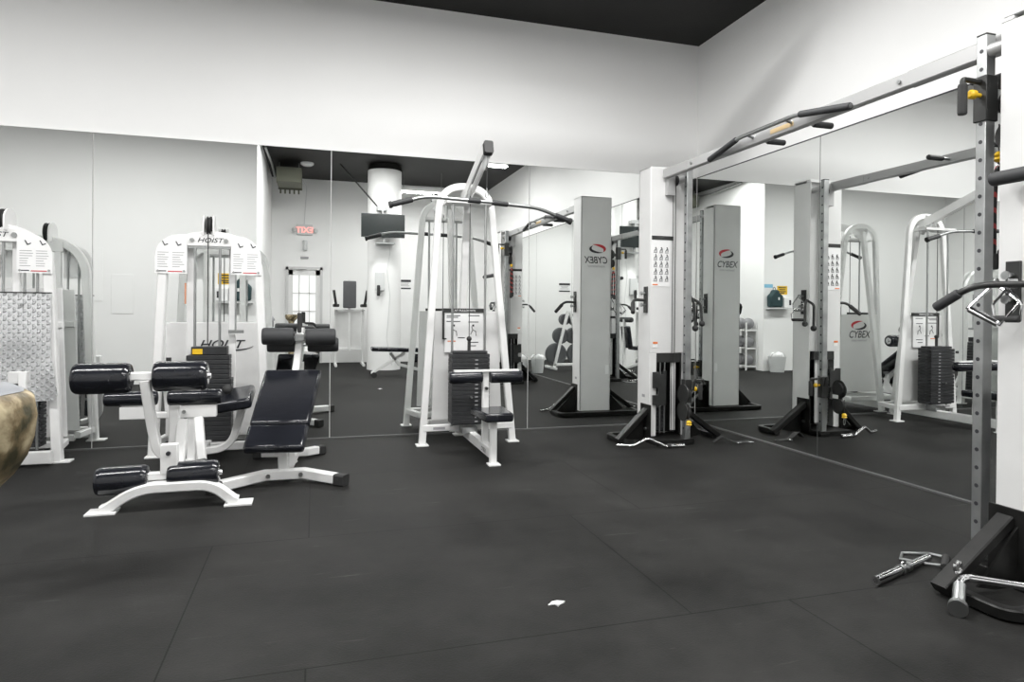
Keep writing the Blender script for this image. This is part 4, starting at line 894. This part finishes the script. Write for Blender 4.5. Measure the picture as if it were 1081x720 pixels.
# captain's chair on the far wall
vk = root('captains_chair', 'white knee raise station with grey back pad against the far wall', 'exercise machine', (-3.05, -7.75, 0))
VY = -7.75
for s in (-1, 1):
    x = -3.12+s*.27
    part('side_leg', MB().rtube([(x, VY-.1, .02), (x, VY, 1.12)], .05, .05, up=(0, 1, 0)), WHITE, vk)
    part('floor_foot', MB().rtube([(x, VY-.45, .03), (x, VY+.35, .03)], .05, .05), WHITE, vk)
    part('arm_tube', MB().rtube([(x, VY-.02, 1.12), (x, VY+.40, 1.16)], .045, .045), WHITE, vk)
    part('arm_pad', MB().box((x-.06, VY+.0, 1.19), (x+.06, VY+.33, 1.25)), DARKM, vk, .015)
    part('hand_grip', MB().roller((x, VY+.38, 1.2), (x+s*.05, VY+.42, 1.52), .025, .006), RUBB, vk)
part('back_pad', MB().box((-3.25, VY, 1.17), (-2.99, VY+.07, 1.72)), mat('grey_vinyl', (.09, .09, .095), .45), vk, .02)
part('upright', MB().rtube([(-3.12, VY-.06, .3), (-3.12, VY-.04, 1.75)], .05, .05, up=(0, 1, 0)), WHITE, vk)
part('cross_bar', MB().rtube([(-3.39, VY-.04, 1.12), (-2.85, VY-.04, 1.12)], .05, .05), WHITE, vk)
part('lower_bar', MB().rtube([(-3.39, VY-.08, .33), (-2.85, VY-.08, .33)], .05, .05), WHITE, vk)
part('rear_sheet', MB().box((-3.36, VY-.12, .36), (-2.88, VY-.11, 1.10)), WHITE, vk)
# adjustable bench
ab = root('flat_bench', 'dark padded adjustable bench with wheels near the round column', 'exercise bench', (-2.4, -5.45, 0))
part('seat_pad', MB().obox((-2.45, -5.40, .46), (.85, .28, .07), (0, .03, 0)), VINYL, ab, .02)
part('back_pad', MB().obox((-1.93, -5.40, .66), (.09, .28, .42), (0, .15, 0)), VINYL, ab, .02)
part('main_strut', MB().rtube([(-2.85, -5.40, .07), (-2.30, -5.40, .40)], .05, .05), WHITE, ab)
part('rear_strut', MB().rtube([(-1.85, -5.40, .05), (-2.4, -5.40, .20), (-2.55, -5.40, .40)], .05, .05), GREYP, ab)
part('rear_post', MB().rtube([(-1.88, -5.40, .05), (-1.88, -5.40, 1.0)], .05, .05, up=(0, 1, 0)), WHITE, ab)
part('leg_roller', MB().roller((-1.92, -5.62, .99), (-1.92, -5.18, .99), .05, .01), FOAM, ab)
part('rear_foot', MB().rtube([(-1.85, -5.70, .03), (-1.85, -5.10, .03)], .05, .05), WHITE, ab)
part('front_foot', MB().rtube([(-2.84, -5.58, .05), (-2.84, -5.22, .05)], .04, .04), WHITE, ab)
for y in (-5.60, -5.20): part('wheel', MB().lathe((-2.84, y-.015, .045), (0, 1, 0), [(0, .045), (.03, .045)], 20), RUBB, ab)
# notice on the far wall
no = root('wall_notice', 'white notice with dark bands of text on the far wall', 'sign', (-1.9, FY, 1.6))
part('sheet', MB().box((-2.06, FY, 1.60), (-1.74, FY+.004, 1.82)), PAPER, no)
tt = MB().box((-2.04, FY+.004, 1.76), (-1.76, FY+.006, 1.81)).box((-2.04, FY+.004, 1.605), (-1.76, FY+.006, 1.635))
part('bands', tt, INK, no)
tt = MB()
for z, a in ((1.73, .2), (1.70, .16), (1.67, .22)): tt.box((-1.9-a/2, FY+.004, z), (-1.9+a/2, FY+.006, z+.012))
part('text_lines', tt, GREYINK, no)

# ------------------------------------------------------------------ small marks on the floor
sc = MB(); n = 11; vs = [(-2.89, -3.59, .012)]
for k in range(n):
    a = 2*PI*k/n; q = .022*(1+.5*random.uniform(-1, 1)); vs.append((-2.89+q*math.cos(a)*1.3, -3.59+q*math.sin(a), .002+random.uniform(0, .006)))
sc.add(vs, [(0, 1+k, 1+(k+1) % n) for k in range(n)]); sc.add([(v[0], v[1], .0005) for v in vs[1:]], [tuple(range(n))])
solo('paper_scrap', sc, PAPER, 'small crumpled scrap of white paper lying on the open rubber floor', 'litter', (-2.89, -3.59, 0))
